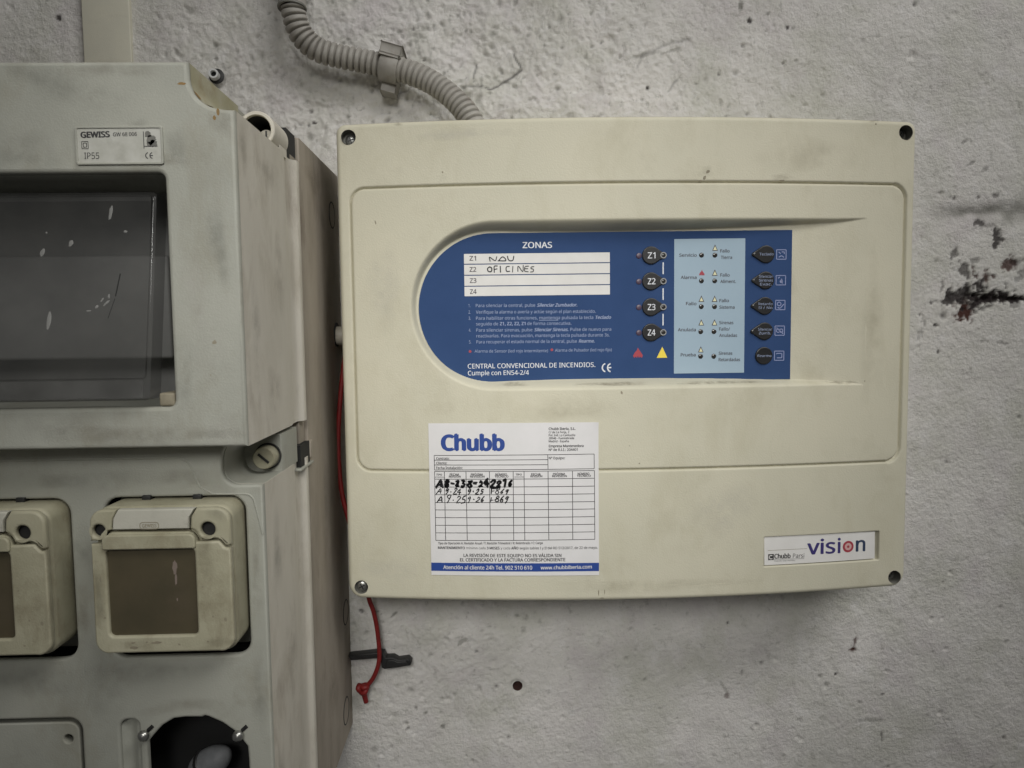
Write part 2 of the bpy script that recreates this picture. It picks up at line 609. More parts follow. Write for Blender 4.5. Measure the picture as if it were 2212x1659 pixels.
# ================================================================== the wall
def build_wall():
    def axis(c0, f0, f1, c1, step):
        a = f0 - np.geomspace(2, f0 - c0, 14)[::-1]
        b = f1 + np.geomspace(2, c1 - f1, 14)
        return np.concatenate([a, np.arange(f0, f1 + step / 2, step), b])
    xs = axis(-2200, -285, 505, 2400, 1.05)
    zs = axis(-1500, -185, 412, 1900, 1.05)
    X, Z = np.meshgrid(xs, zs, indexing='ij')
    h = np.zeros_like(X)
    wx = X + 9 * (lattice(X, Z, 22, 91) - .5)
    wz = Z + 9 * (lattice(X, Z, 22, 92) - .5)
    for sc, am, sd in ((160, 3.0, 1), (60, 1.8, 2), (24, .9, 3), (11, .45, 4), (5.5, .28, 5), (2.8, .22, 6), (1.6, .14, 7)):
        h += am * (lattice(wx, wz, sc, sd) - .5)
    # coarse trowelled zone above the panel and towards the grey box
    rough = np.exp(-(((X - 60) / 190) ** 2 + ((Z - 340) / 75) ** 2)) + .45 * np.exp(-(((X - 40) / 90) ** 2 + ((Z + 50) / 60) ** 2))
    rot = math.radians(33)
    ra, rb = wx * math.cos(rot) + wz * math.sin(rot), -wx * math.sin(rot) + wz * math.cos(rot)
    ridg = 1 - np.abs(2 * lattice(ra, rb, 6.5, 21) - 1)
    rid2 = 1 - np.abs(2 * lattice(rb + 40, ra, 3.4, 23) - 1)
    h += rough * 1.6 * (lattice(wx, wz, 24, 25) - .5) + rough * 3.0 * (lattice(wx, wz, 14, 24) - .5)
    h += (rough + .12) * (1.0 * (ridg ** 4 - .2) + .75 * (rid2 ** 3 - .3) + 1.0 * (lattice(ra, rb, 2.6, 22) - .5))
    dark = np.zeros_like(X)
    rust = np.zeros_like(X)
    smear = np.zeros_like(X)

    def blob(x, z, rx, rz, rot=0.0, jag=0.35, seed=0):
        c, s = math.cos(rot), math.sin(rot)
        u = (X - x) * c + (Z - z) * s
        v = -(X - x) * s + (Z - z) * c
        d = np.sqrt((u / rx) ** 2 + (v / rz) ** 2)
        d = d + jag * (lattice(X, Z, 1.5, 380 + seed) - .5) * 1.6 + jag * (lattice(X, Z, 2.6, 300 + seed) - .5) * 2 + jag * .9 * (lattice(X, Z, 6, 340 + seed) - .5) * 2
        return np.clip((1.15 - d) / .5, 0, 1)

    # pock marks
    for i in range(1250):
        if i < 700:
            x, z = rng.normal(70, 110), rng.uniform(280, 408)
        elif i < 830:
            x, z = rng.normal(60, 70), rng.uniform(-150, 15)
        else:
            x, z = rng.uniform(-270, 495), rng.uniform(-175, 405)
        r = rng.uniform(.7, 2.0) * (1.6 if rng.random() < .15 else 1)
        e = rng.uniform(.5, 1)
        i0, i1 = np.searchsorted(xs, [x - 8, x + 8])
        j0, j1 = np.searchsorted(zs, [z - 8, z + 8])
        sub = (slice(i0, i1), slice(j0, j1))
        a = rng.uniform(0, 3.14)
        u = (X[sub] - x) * math.cos(a) + (Z[sub] - z) * math.sin(a)
        v = -(X[sub] - x) * math.sin(a) + (Z[sub] - z) * math.cos(a)
        d = np.sqrt((u / r) ** 2 + (v / (r * e)) ** 2)
        h[sub] -= rng.uniform(.6, 1.7) * np.exp(-d ** 2) - .25 * np.exp(-((d - 1.5) / .4) ** 2)
        q = rng.random()
        if q < .07:
            dark[sub] = np.maximum(dark[sub], rng.uniform(.4, .9) * np.clip(1.1 - d, 0, 1))
        elif q < .6:
            smear[sub] = np.maximum(smear[sub], rng.uniform(.25, .7) * np.clip(1.25 - d, 0, 1))

    def px(x, y):
        return at(x, y, 0.0)

    def z6(x, y):
        return px(1920.1 + x * .2646, 329.2 + y * .2646)
    # the broken seam at the right
    k = 0
    for x, y, rx, ry, rot, tgt, amt in [
            (500, 1200, 60, 20, .1, 'd', .9), (575, 1170, 60, 34, .4, 'd', .95), (650, 1150, 60, 26, -.3, 'd', .9),
            (725, 1105, 52, 30, .5, 'd', .95), (700, 1195, 70, 24, 0, 'd', 1), (780, 1190, 70, 20, 0, 'd', 1),
            (860, 1170, 62, 28, .1, 'd', 1), (950, 1192, 70, 16, -.1, 'd', 1), (1040, 1192, 70, 13, 0, 'd', 1),
            (1140, 1194, 90, 12, 0, 'd', 1), (1290, 1200, 90, 11, 0, 'd', .9), (720, 1245, 44, 24, .4, 'd', 1),
            (610, 1295, 48, 34, .4, 'r', 1), (610, 1235, 48, 26, 0, 'r', .7), (765, 1000, 52, 20, -.2, 'r', .9),
            (622, 972, 20, 46, .2, 'd', .75), (990, 910, 42, 26, .3, 'r', .9), (1070, 885, 46, 14, .4, 'd', .5),
            (880, 715, 26, 56, -.2, 'd', .9), (745, 582, 18, 14, 0, 'd', .8), (800, 604, 60, 8, .15, 'd', .4),
            (545, 375, 24, 14, 0, 'd', .75), (385, 1405, 14, 10, 0, 'd', .9), (500, 912, 9, 8, 0, 'd', .9),
            (415, 1635, 10, 10, 0, 'd', .9), (440, 1112, 12, 30, -.3, 'd', .6), (530, 832, 16, 18, 0, 'd', .7),
            (270, 1490, 12, 60, -.15, 'd', .4), (905, 1556, 60, 6, -.1, 'd', .5), (710, 880, 24, 10, .2, 'd', .5),
            (790, 1270, 36, 8, .4, 'd', .6), (1035, 1250, 24, 18, 0, 'd', .55), (880, 348, 14, 12, 0, 'd', .6),
            (740, 360, 12, 8, 0, 'd', .6), (1085, 985, 40, 22, .5, 'd', .45)]:
        X0, Z0 = z6(x, y)
        s = .2646 / 3.02
        b = blob(X0, Z0, rx * s * 1.7, max(ry * s * 1.8, 1.1), rot, .62, k)
        k += 1
        if tgt == 'd':
            dark = np.maximum(dark, amt * b)
        else:
            rust = np.maximum(rust, amt * b)
        h -= 1.3 * amt * b
    # horizontal mortar line and its grey smear at the right edge
    X0, Z0 = px(2100, 455)
    line = np.exp(-((Z - Z0 - .012 * (X - X0) + 2.5 * (lattice(X, Z, 18, 60) - .5) + 4 * (lattice(X, Z, 45, 62) - .5)) / (3.0 + 4.5 * lattice(X, Z, 30, 63))) ** 2) * np.clip((X - px(1985, 450)[0]) / 45, 0, 1)
    h -= 2.0 * line
    smear = np.maximum(smear, np.clip(1.5 * line * lattice(X, Z, 7, 61), 0, .95))
    # small marks elsewhere, pixel positions in the photograph
    for x, y, rx, ry, rot, tgt, amt in [
            (1844, 1402, 10, 8, .3, 'r', 1), (1849, 1385, 4, 10, -.2, 'r', .8), (1712, 1269, 7, 3, -.6, 'd', .9),
            (1697, 1265, 9, 5, -.5, 's', .7), (1572, 1506, 6, 6, 0, 'r', .6), (1566, 1488, 3, 18, .6, 's', .5),
            (1646, 1434, 5, 5, 0, 'd', .5), (1605, 1454, 3, 7, 0, 'd', .5), (1806, 1457, 4, 3, 0, 'd', .9),
            (1908, 1500, 4, 3, 0, 'd', .7), (1905, 1595, 3, 20, .1, 's', .9), (1880, 1557, 26, 4, 0, 's', .6),
            (1573, 1347, 3, 4, 0, 'd', .8), (678, 264, 6, 3, -.3, 'd', 1),  (1398, 190, 3.5, 3.5, 0, 'd', .95),
            (125, 36, 6, 6, 0, 'd', .9), (1620, 45, 4, 7, .2, 'd', .9), (1700, 58, 4, 6, .2, 'd', .9),
            (1598, 12, 8, 10, 0, 's', .9), (1552, 160, 4, 5, 0, 'd', .6), (815, 1320, 7, 4, -.4, 'd', .6),
            (780, 1321, 5, 4, 0, 'd', .7), (853, 1325, 10, 4, .5, 's', .9), (1570, 250, 5, 4, 0, 's', .8),
            (880, 1575, 8, 3, .7, 'd', .5), (1000, 1385, 16, 5, .6, 's', .7), (1118, 1330, 6, 5, 0, 's', .7),
            (920, 1540, 6, 4, .6, 's', .9), (898, 1530, 6, 3, -.8, 'd', .5), (957, 1570, 5, 5, 0, 's', .9),
            (2085, 305, 8, 4, .5, 'd', .5), (2100, 352, 10, 3, .4, 'd', .5), (2130, 365, 8, 4, .6, 'd', .4),
            (1660, 30, 5, 4, 0, 's', .8), (1390, 120, 30, 4, .2, 's', .5), (1450, 110, 20, 3, .3, 's', .5)]:
        X0, Z0 = px(x, y)
        b = blob(X0, Z0, rx / 3.02, ry / 3.02, rot, .35, k)
        k += 1
        if tgt == 'd':
            dark = np.maximum(dark, amt * b)
            h -= .9 * amt * b
        elif tgt == 'r':
            rust = np.maximum(rust, amt * b)
            h -= .8 * amt * b
        else:
            smear = np.maximum(smear, amt * b)
            h -= .5 * amt * b
    # hairline cracks
    for pl, wd, am in (([(1038, 187), (1062, 191), (1090, 177), (1111, 163), (1127, 149), (1118, 132), (1111, 118)], .75, .75),
                       ([(1021, 170), (1027, 152), (1031, 139)], .6, .6), ([(1038, 187), (1015, 184), (1000, 190)], .6, .45),
                       ([(840, 196), (860, 200), (880, 196), (890, 185)], .7, .4), ([(1385, 122), (1420, 104), (1450, 92), (1490, 84)], 1.0, .35),
                       ([(1375, 150), (1385, 122)], .8, .3), ([(1445, 200), (1455, 180), (1462, 172)], .8, .4)):
        P_ = [px(*v) for v in pl]
        for (ax, az), (bx, bz) in zip(P_[:-1], P_[1:]):
            i0, i1 = np.searchsorted(xs, [min(ax, bx) - 6, max(ax, bx) + 6])
            j0, j1 = np.searchsorted(zs, [min(az, bz) - 6, max(az, bz) + 6])
            sub = (slice(i0, i1), slice(j0, j1))
            x_, z_ = X[sub] + 1.6 * (lattice(X[sub], Z[sub], 3.5, 71) - .5), Z[sub] + 1.6 * (lattice(X[sub], Z[sub], 3.5, 72) - .5)
            t = np.clip(((x_ - ax) * (bx - ax) + (z_ - az) * (bz - az)) / ((bx - ax) ** 2 + (bz - az) ** 2), 0, 1)
            d = np.hypot(x_ - ax - t * (bx - ax), z_ - az - t * (bz - az))
            f_ = np.exp(-(d / wd) ** 2)
            dark[sub] = np.maximum(dark[sub], am * f_)
            h[sub] -= .5 * f_
    # the drilled hole below the panel: an opening, lined further down
    HX, HZ = px(1118, 1482)
    d = np.hypot(X - HX, Z - HZ)
    ang = np.arctan2(Z - HZ, X - HX)
    inside = d < 3.7
    X = np.where(inside, HX + 3.7 * np.cos(ang), X)
    Z = np.where(inside, HZ + 3.7 * np.sin(ang), Z)
    h = np.where(d < 6, h * np.clip((d - 3.7) / 2.3, 0, 1) + .6 * (d < 3.7), h)
    # keep the plaster just behind what hangs on it
    h = np.clip(h - 1.0, -30, 2.0)
    P = np.stack([X, -h, Z], -1) / 1000

    m = bpy.data.materials.new('rough_plaster')
    m.use_nodes = True
    nt = m.node_tree
    b = nt.nodes['Principled BSDF']
    b.inputs['Roughness'].default_value = 0.85
    b.inputs['Specular IOR Level'].default_value = 0.25
    tc = nt.nodes.new('ShaderNodeTexCoord')

    def noise(scale, detail, lo, hi, rough=.6):
        n = nt.nodes.new('ShaderNodeTexNoise')
        n.inputs['Scale'].default_value = scale
        n.inputs['Detail'].default_value = detail
        n.inputs['Roughness'].default_value = rough
        nt.links.new(tc.outputs['Object'], n.inputs['Vector'])
        r = nt.nodes.new('ShaderNodeMapRange')
        r.inputs['From Min'].default_value = lo
        r.inputs['From Max'].default_value = hi
        nt.links.new(n.outputs['Fac'], r.inputs['Value'])
        return r.outputs['Result'], n.outputs['Fac']

    def mix(a, bcol, fac):
        x = nt.nodes.new('ShaderNodeMix')
        x.data_type = 'RGBA'
        if isinstance(a, tuple):
            x.inputs['A'].default_value = (*a, 1)
        else:
            nt.links.new(a, x.inputs['A'])
        x.inputs['B'].default_value = (*bcol, 1)
        nt.links.new(fac, x.inputs['Factor'])
        return x.outputs['Result']

    def scaled(sock, k):
        x = nt.nodes.new('ShaderNodeMath')
        x.operation = 'MULTIPLY'
        x.inputs[1].default_value = k
        nt.links.new(sock, x.inputs[0])
        return x.outputs[0]

    def attr(n):
        x = nt.nodes.new('ShaderNodeAttribute')
        x.attribute_name = n
        return x.outputs['Fac']
    c = mix((0.80, 0.775, 0.75), (0.64, 0.63, 0.59), noise(10, 8, .36, .64, .7)[0])
    c = mix(c, (0.62, 0.58, 0.585), scaled(noise(22, 4, .5, .68)[0], .7))
    c = mix(c, (0.57, 0.57, 0.50), scaled(noise(17, 5, .48, .68)[0], .75))
    c = mix(c, (0.77, 0.755, 0.74), scaled(noise(48, 8, .52, .66, .75)[0], .75))
    c = mix(c, (0.37, 0.36, 0.33), scaled(noise(120, 8, .55, .70, .8)[0], .75))
    c = mix(c, (0.27, 0.265, 0.24), attr('smear'))
    c = mix(c, (0.075, 0.033, 0.026), attr('rust'))
    c = mix(c, (0.035, 0.028, 0.028), attr('dark'))
    nt.links.new(c, b.inputs['Base Color'])
    bp = nt.nodes.new('ShaderNodeBump')
    bp.inputs['Strength'].default_value = 0.8
    bp.inputs['Distance'].default_value = 0.0026
    nt.links.new(noise(300, 10, 0, 1, .72)[1], bp.inputs['Height'])
    nt.links.new(bp.outputs['Normal'], b.inputs['Normal'])

    allin = inside[:-1, :-1] & inside[1:, :-1] & inside[1:, 1:] & inside[:-1, 1:]
    o, used = from_grid('wall', P, ~allin, m)
    lathe('drill_hole', [(3.75, .2), (3.7, -4), (3.5, -16), (.01, -16)], (HX, .6, HZ), (0, -1, 0), mk('hole_dust', (0.10, 0.045, 0.035), .9, (0.07, .035, .03), 300), o, 28)
    for n, arr in (('dark', dark), ('rust', rust), ('smear', smear)):
        a = o.data.attributes.new(n, 'FLOAT', 'POINT')
        a.data.foreach_set('value', arr.reshape(-1)[used].astype(np.float32))
    o['kind'] = 'structure'
    o['label'] = 'rough painted plaster wall with pock marks and stains'
    return o


build_wall()

# ================================================================== fire alarm panel
PW, PH = 360.0, 295.8
PE, PB = 65.0, 15.23               # depth at the sides, extra depth of the bowed middle (mm)


def S(x, z=None):
    t = (x - PW / 2) / (PW / 2)
    return PE + PB * (1 - t * t)


def FLOOR(x, z=None):              # bottom of the long recess
    return 66.3 + (x - 48.0) * (69.6 - 66.3) / (300 - 48.0)


def sd_rr(X, Z, x0, z0, x1, z1, r):
    cx, cz, hx, hz = (x0 + x1) / 2, (z0 + z1) / 2, (x1 - x0) / 2, (z1 - z0) / 2
    qx, qz = np.abs(X - cx) - hx + r, np.abs(Z - cz) - hz + r
    return np.hypot(np.maximum(qx, 0), np.maximum(qz, 0)) + np.minimum(np.maximum(qx, qz), 0) - r


panel = empty('fire_alarm_panel', (PW / 2000, 0, 0.0),
              'cream plastic fire alarm control panel with blue keypad mounted on the plaster wall', 'alarm panel')
HOLES = [(8.1, 287.6, 4.5), (352.2, 288.6, 4.5), (352.0, 6.6, 4.3), (8.4, 7.6, 4.3)]


def build_cover():
    xs = np.linspace(0, PW, 721)
    zs = np.linspace(0, PH, 593)
    X, Z = np.meshgrid(xs, zs, indexing='ij')

    def sd_out(x, z):
        up = sd_rr(x, z, 0, 0, PW, PH, 6.0)
        lo_ = sd_rr(x, z, 0, 0, PW, PH, 9.0)
        return np.where(z > PH / 2, up, lo_)
    drop = np.zeros(X.shape, dtype=bool)
    sd = sd_out(X, Z)
    out = sd > 0
    drop |= out
    e = 1e-3
    gx = (sd_out(X + e, Z) - sd_out(X - e, Z)) / (2 * e)
    gz = (sd_out(X, Z + e) - sd_out(X, Z - e)) / (2 * e)
    X = np.where(out, X - sd * gx, X)
    Z = np.where(out, Z - sd * gz, Z)
    for hx, hz, r in HOLES:
        d = np.hypot(X - hx, Z - hz)
        ins = d < r
        drop |= ins
        a = np.arctan2(Z - hz, X - hx)
        X = np.where(ins, hx + r * np.cos(a), X)
        Z = np.where(ins, hz + r * np.sin(a), Z)
    sd = np.minimum(sd_out(X, Z), 0)
    h = S(X)
    fr = 3.0
    w = np.clip(sd + fr, 0, fr)
    h = h - (fr - np.sqrt(fr * fr - w * w))
    # long recess: round left end, open towards the right where its floor meets the bowed face
    s = np.where(X > 95.3, np.abs(Z - 184.0) - 51.8, np.hypot(X - 95.3, Z - 184.0) - 51.8)
    d = np.clip(-s, 0, None)
    a = np.clip(S(X) - FLOOR(X), 0, None)
    ww = np.maximum(a * 0.40, .05) + 1.3 * np.clip(a / 3, 0, 1)
    prof = a * np.cos(np.pi / 2 * np.clip(d / ww, 0, 1))
    h = np.where((s < 0) & (a > 0) & (X < 345), FLOOR(X) + prof, h)
    # seam of the inner door
    g = sd_rr(X, Z, 8.1, 82.6, 353.3, 256.7, 9.0)
    wd = np.where(X > 345, .95, .6)
    h = h - 2.2 * np.exp(-(g / wd) ** 2)
    # pocket of the name plate
    b = sd_rr(X, Z, 262.6, 18.6, 340.6, 37.6, .6)
    h = h - 4.0 * np.clip(-b / .45, 0, 1)
    P = np.stack([X, -h, Z], -1) / 1000
    allin = drop[:-1, :-1] & drop[1:, :-1] & drop[1:, 1:] & drop[:-1, 1:]
    gc = (g[:-1, :-1] + g[1:, 1:]) / 2
    from_grid('cover_frame', P, (~allin) & (gc >= 0), M['cream'], panel)
    from_grid('cover_door', P, (~allin) & (gc < 0), M['cream'], panel)
    # sides back to the wall
    ol = rrect(0, 0, PW, PH, (9, 9, 6, 6), 10)
    dense = []
    for i in range(len(ol)):
        (ax, az), (bx, bz) = ol[i], ol[(i + 1) % len(ol)]
        n = max(1, int(math.hypot(bx - ax, bz - az) / 6))
        for k in range(n):
            dense.append((ax + (bx - ax) * k / n, az + (bz - az) * k / n))
    V, Fc = [], []
    n = len(dense)
    cx, cz = PW / 2, PH / 2
    for x, z in dense:
        y = S(x) - fr + .15
        for yy, k in ((y, 1.0), (y * .55, .998), (-3, .995)):
            V.append(((cx + (x - cx) * k) / 1000, -yy / 1000, (cz + (z - cz) * k) / 1000))
    for i in range(n):
        j = (i + 1) % n
        for k in range(2):
            Fc.append((i * 3 + k, i * 3 + k + 1, j * 3 + k + 1, j * 3 + k))
    from_py('housing_side', V, Fc, M['cream'], panel, 40)
    for i, (hx, hz, r) in enumerate(HOLES):
        y = S(hx)
        dep = (5.2, 8.0, 8.0, 2.6)[i]
        lathe('screw_recess', [(r, .2), (r, -dep), (0.01, -dep)], (hx, -y, hz), (0, -1, 0), M['recess'], panel, 28)
        k = (1.2, 1.1, 1.1, 1.3)[i]
        oz = (-1.0, .0, .0, .2)[i]
        ox = (.6, -.4, -.3, .1)[i]
        sc = lathe('screw', [(2.9 * k, -dep), (2.9 * k, -dep + .9), (2.5 * k, -dep + 1.6), (1.5 * k, -dep + 2.1), (.01, -dep + 2.25)],
                   (hx + ox, -y, hz + oz), (0, -1, 0), M['steel'], panel, 24, 60)
        V, Fc = [], []
        for q in range(2):
            ang = (.35, .9, .2, .5)[i] + q * math.pi / 2
            c_, s_ = math.cos(ang), math.sin(ang)
            l, w2 = 1.7 * k, .38
            yy = -(y - dep + 2.28 + .01 * q) / 1000
            k0 = len(V)
            for a_, b_ in ((-l, -w2), (l, -w2), (l, w2), (-l, w2)):
                V.append(((hx + ox + a_ * c_ - b_ * s_) / 1000, yy, (hz + oz + a_ * s_ + b_ * c_) / 1000))
            Fc.append((k0, k0 + 1, k0 + 2, k0 + 3))
        from_py('cross_slot', V, Fc, M['black'], sc, smooth=False)


build_cover()


# ---- blue keypad in the recess (positions measured in the photograph, converted to mm on its own plane)
def ov(px, py):
    return 93.8 + (px - 1060) * .28622, 228.8 - (py + (px - 1060) * .0107 - 503) * .2844


def kz(X, Y):
    return ov(850.3 + X * .2728, 466.3 + Y * .2728)


def kw(X, Y):
    return ov(1289.2 + X * .23148, 466.3 + Y * .23148)


def build_keypad():
    arc = [(94.8 + 46.3 * math.cos(math.radians(a)), 182.75 + 46.3 * math.sin(math.radians(a))) for a in np.linspace(90, 270, 49)]
    outl = arc + [(280.5, 136.45), (280.5, 229.05)]
    me = plate_mesh(outl, [], 0, .5)
    co = np.zeros(len(me.vertices) * 3, dtype=np.float32)
    me.vertices.foreach_get('co', co)
    co = co.reshape(-1, 3)
    co[:, 1] -= FLOOR(co[:, 0] * 1000) / 1000
    me.vertices.foreach_set('co', co.ravel())
    me.update()
    key = link('keypad', me, M['blue'], panel)
    key['label'] = 'blue control keypad with a rounded left end set in the recess'

    def lay(pr, name, mat, off):
        return pr.build(name, mat, key, FLOOR, .5 + off)
    # write-in strips
    for z0, z1 in ((210.5, 216.5), (203.75, 209.9), (197.0, 203.15), (190.6, 196.4)):
        p = Print()
        p.rect(77.05, z0, 167.2, z1)
        lay(p, 'zone_strip', M['paper'], .12)
    p = Print()
    for i, yb in enumerate((348, 436, 524, 611)):
        p.text([('Z%d' % (i + 1), .015, 0)], kz(597, yb), kz(650, yb - 1), 36 * .2728 * .285)
    lay(p, 'zone_number', M['brown_print'], .2)
    p = Print()
    hand(p, 'NaU', kz, 748, 960, 350, 312, .62)
    hand(p, 'OFICINES', kz, 732, 1118, 438, 390, .62)
    lay(p, 'zone_handwriting', M['ink'], .26)
    # white print
    p = Print()
    B, I = .022, .26
    p.text([('ZONAS', .02, 0)], kz(1018, 249), kz(1252, 247), 46 * .2728 * .285)
    lay(p, 'keypad_title', M['white_print'], .12)
    p = Print()
    p.text([('CENTRAL CONVENCIONAL DE INCENDIOS.', .008, 0)], kz(570, 1207), kz(1590, 1197), 37 * .2728 * .285)
    p.text([('Cumple con EN54-2/4', .008, 0)], kz(570, 1262), kz(1058, 1258), 36 * .2728 * .285)
    lay(p, 'product_lettering', M['white_print'], .12)
    p = Print()
    for cx in (1680, 1722):
        pts = [kz(cx + 34 * math.cos(a) * (-1), 1203 - 34 * math.sin(a)) for a in np.linspace(-1.25, 1.25, 12)]
        p.line(pts, .85)
    p.line([kz(1692, 1203), kz(1718, 1202)], .8)
    lay(p, 'conformity_mark', M['white_print'], .12)
    for ya, yb in ((362, 455), (568, 660), (772, 864)):
        p = Print()
        p.line([kz(2133, ya), kz(2133, yb)], .75)
        lay(p, 'link_line', M['white_print'], .12)
    p = Print()
    hh = 25 * .2728 * .285
    rows = [
        (716, 1448, '1.', [('Para silenciar la central, pulse ', 0, 0), ('Silenciar Zumbador.', B, I)]),
        (768, 1595, '2.', [('Verifique la alarma o avería y actúe según el plan establecido.', 0, 0)]),
        (817, 1718, '3.', [('Para habilitar otras funciones, mantenga pulsada la tecla ', 0, 0), ('Teclado', B, I)]),
        (862, 1400, '', [('seguido de ', 0, 0), ('Z1, Z2, Z2, Z1', B, 0), (' de forma consecutiva.', 0, 0)]),
        (912, 1718, '4.', [('Para silenciar sirenas, pulse ', 0, 0), ('Silenciar Sirenas.', B, I), (' Pulse de nuevo para', 0, 0)]),
        (958, 1705, '', [('reactivarlas. Para evacuación, mantenga la tecla pulsada durante 3s.', 0, 0)]),
        (1006, 1585, '5.', [('Para recuperar el estado normal de la central, pulse ', 0, 0), ('Rearme.', B, I)])]
    for yb, x1, num, segs in rows:
        p.text(segs, kz(642, yb), kz(x1, yb - (x1 - 642) * .006), hh)
        if num:
            p.text(num, kz(583, yb), kz(600, yb), hh)
    p.line([kz(1142, 822), kz(1296, 821)], .25)
    p.text('Alarma de Sensor (led rojo intermitente)', kz(627, 1080), kz(1212, 1077), hh * .95)
    p.text('Alarma de Pulsador (led rojo fijo)', kz(1268, 1074), kz(1722, 1070), hh * .95)
    lay(p, 'instruction_text', M['dim_print'], .12)
    for X, Y in ((590, 1070), (1243, 1058)):
        p = Print()
        c = kz(X, Y)
        p.disc(c[0], c[1], .85)
        lay(p, 'red_dot', M['red_print'], .13)
    p = Print()

    def flame(pr, c, s):
        P = [(0, 1.1), (.28, .55), (.62, .1), (.98, -.5), (.8, -1), (.42, -.72), (.2, -1), (0, -.6), (-.22, -1), (-.45, -.72), (-.8, -1), (-.98, -.5), (-.6, .15), (-.25, .5)]
        ce = c
        for i in range(len(P)):
            a, b_ = P[i], P[(i + 1) % len(P)]
            pr.poly([(ce[0], ce[1] - .1 * s), (ce[0] + a[0] * s, ce[1] + a[1] * s), (ce[0] + b_[0] * s, ce[1] + b_[1] * s)][::-1])
    flame(p, kz(1932, 1085), 3.1)
    lay(p, 'red_flame_print', M['red_print'], .13)
    p = Print()
    p.poly([kz(2083, 1125), kz(2168, 1124), kz(2127, 1035)])
    lay(p, 'yellow_triangle', M['yellow_print'], .12)

    # pale panel of status lights
    p = Print()
    p.rect(207.2, 140.9, 251.3, 224.2)
    st = lay(p, 'status_field', M['lightblue'], .12)
    p = Print()
    th = 29 * .23148 * .285
    for t, xa, xb, yb in [('Servicio', 768, 932, 374), ('Alarma', 782, 932, 582), ('Fallo', 833, 932, 828), ('Anulada', 757, 928, 1074),
                          ('Prueba', 785, 927, 1312), ('Fallo', 1152, 1240, 335), ('Tierra', 1158, 1264, 395), ('Fallo', 1155, 1242, 560),
                          ('Aliment.', 1155, 1302, 620), ('Fallo', 1148, 1238, 800), ('Sistema', 1148, 1292, 862), ('Sirenas', 1148, 1282, 1008),
                          ('Fallo/', 1148, 1250, 1068), ('Anuladas', 1148, 1318, 1128), ('Sirenas', 1145, 1274, 1298), ('Retardadas', 1145, 1348, 1358)]:
        p.text([(t, .015, 0)], kw(xa, yb), kw(xb, yb), th)
    lay(p, 'status_text', M['brown_print'], .2)
    a, b = Print(), Print()
    for X, Y in ((1103, 292), (1103, 525), (978, 770), (1103, 770), (978, 993), (1103, 993), (975, 1248)):
        b.poly([kw(X - 27, Y + 27), kw(X + 27, Y + 27), kw(X, Y - 32)])
        a.poly([kw(X - 17, Y + 21), kw(X + 17, Y + 21), kw(X, Y - 17)])
    lay(b, 'warning_triangle_outline', M['brown_print'], .2)
    lay(a, 'warning_triangle', M['pale_yellow'], .28)
    p = Print()
    flame(p, kw(981, 525), 1.75)
    lay(p, 'red_alarm_flame', M['red_print'], .2)

    def dome(name, c, r, hgt, mat, n=24):
        y = FLOOR(c[0]) + .5
        prof = [(r, 0.0)] + [(r * math.cos(t), .15 + hgt * math.sin(t)) for t in np.linspace(0, 1.45, 6)] + [(.01, .15 + hgt)]
        return lathe(name, prof, (c[0], -y, c[1]), (0, -1, 0), mat, key, n, 60)
    for X in (978, 1103):
        for Y in (360, 600, 842, 1078, 1312):
            if X == 978:
                Y += 0
            dome('indicator_light', kw(X - (4 if Y > 1000 else 0), Y), 1.55, .5, M['led_dark'])

    def drop(c, r, tip):
        """rounded key with a point towards tip (mm, signed) along x"""
        if tip == 0:
            return circle(c[0], c[1], r, 40)
        sg = 1 if tip > 0 else -1
        L = abs(tip)
        al = math.acos(r / L)
        pts = []
        for t in np.linspace(al, 2 * math.pi - al, 40):
            pts.append((c[0] + sg * r * math.cos(t), c[1] + r * math.sin(t)))
        for t in (-.9, 0, .9):
            pts.append((c[0] + sg * (L - 1.1 + 1.0 * math.cos(t)), c[1] + 1.0 * math.sin(t)))
        return pts if sg > 0 else pts[::-1]

    def button(c, r, tip):
        y = FLOOR(c[0]) + .5
        pts = drop(c, r, tip)
        if tip < 0:
            pts = pts
        return plate('button', pts, [], y - .2, y + 1.1, M['button'], key, .55, 50, 3)
    p, q = Print(), Print()
    for i, Y in enumerate((307, 512, 717, 920)):
        c = kz(2035, Y)
        button(c, 5.55, 9.3)
        dome('zone_light', kz(1940, Y + 3), 1.75, .4, M['led_red'])
        c2 = kz(2133, Y)
        y = FLOOR(c2[0]) + .5
        lathe('light_ring', [(1.95, 0), (1.95, 1.1), (1.35, 1.1), (1.35, .3)], (c2[0], -y, c2[1]), (0, -1, 0), M['led_ring'], key, 24)
        lathe('indicator_light', [(1.35, .85), (.8, 1.0), (.01, 1.05)], (c2[0], -y, c2[1]), (0, -1, 0), M['led_dark'], key, 20, 60)
        p.text([('Z%d' % (i + 1), .012, 0)], kz(2007, Y + 25), kz(2069, Y + 24), 47 * .2728 * .285)
    lay(p, 'button_lettering', M['white_print'], 1.2)
    names = [['Teclado'], ['Silenciar', 'Sirenas', 'Evac.'], ['Retardo', 'Si / No'], ['Silenciar', 'Zumb.'], ['Rearme']]
    for i, Y in enumerate((352, 596, 835, 1075, 1307)):
        c = kw(1580 - i * 2, Y)
        button(c, 5.45, -9.0 if i < 4 else 0)
        n = len(names[i])
        for j, t in enumerate(names[i]):
            yy = Y + 12 + (j - (n - 1) / 2) * 36
            wd = 56 if len(t) < 6 else 66
            q.text(t, kw(1582 - i * 2 - wd, yy), kw(1582 - i * 2 + wd, yy), 1.55)
        if i < 4:
            dome('zone_light', kw(1470 - i * 3, Y), 1.2, 1.25, M['led_dark'])
    lay(q, 'button_caption', M['dim_print'], 1.2)
    p = Print()
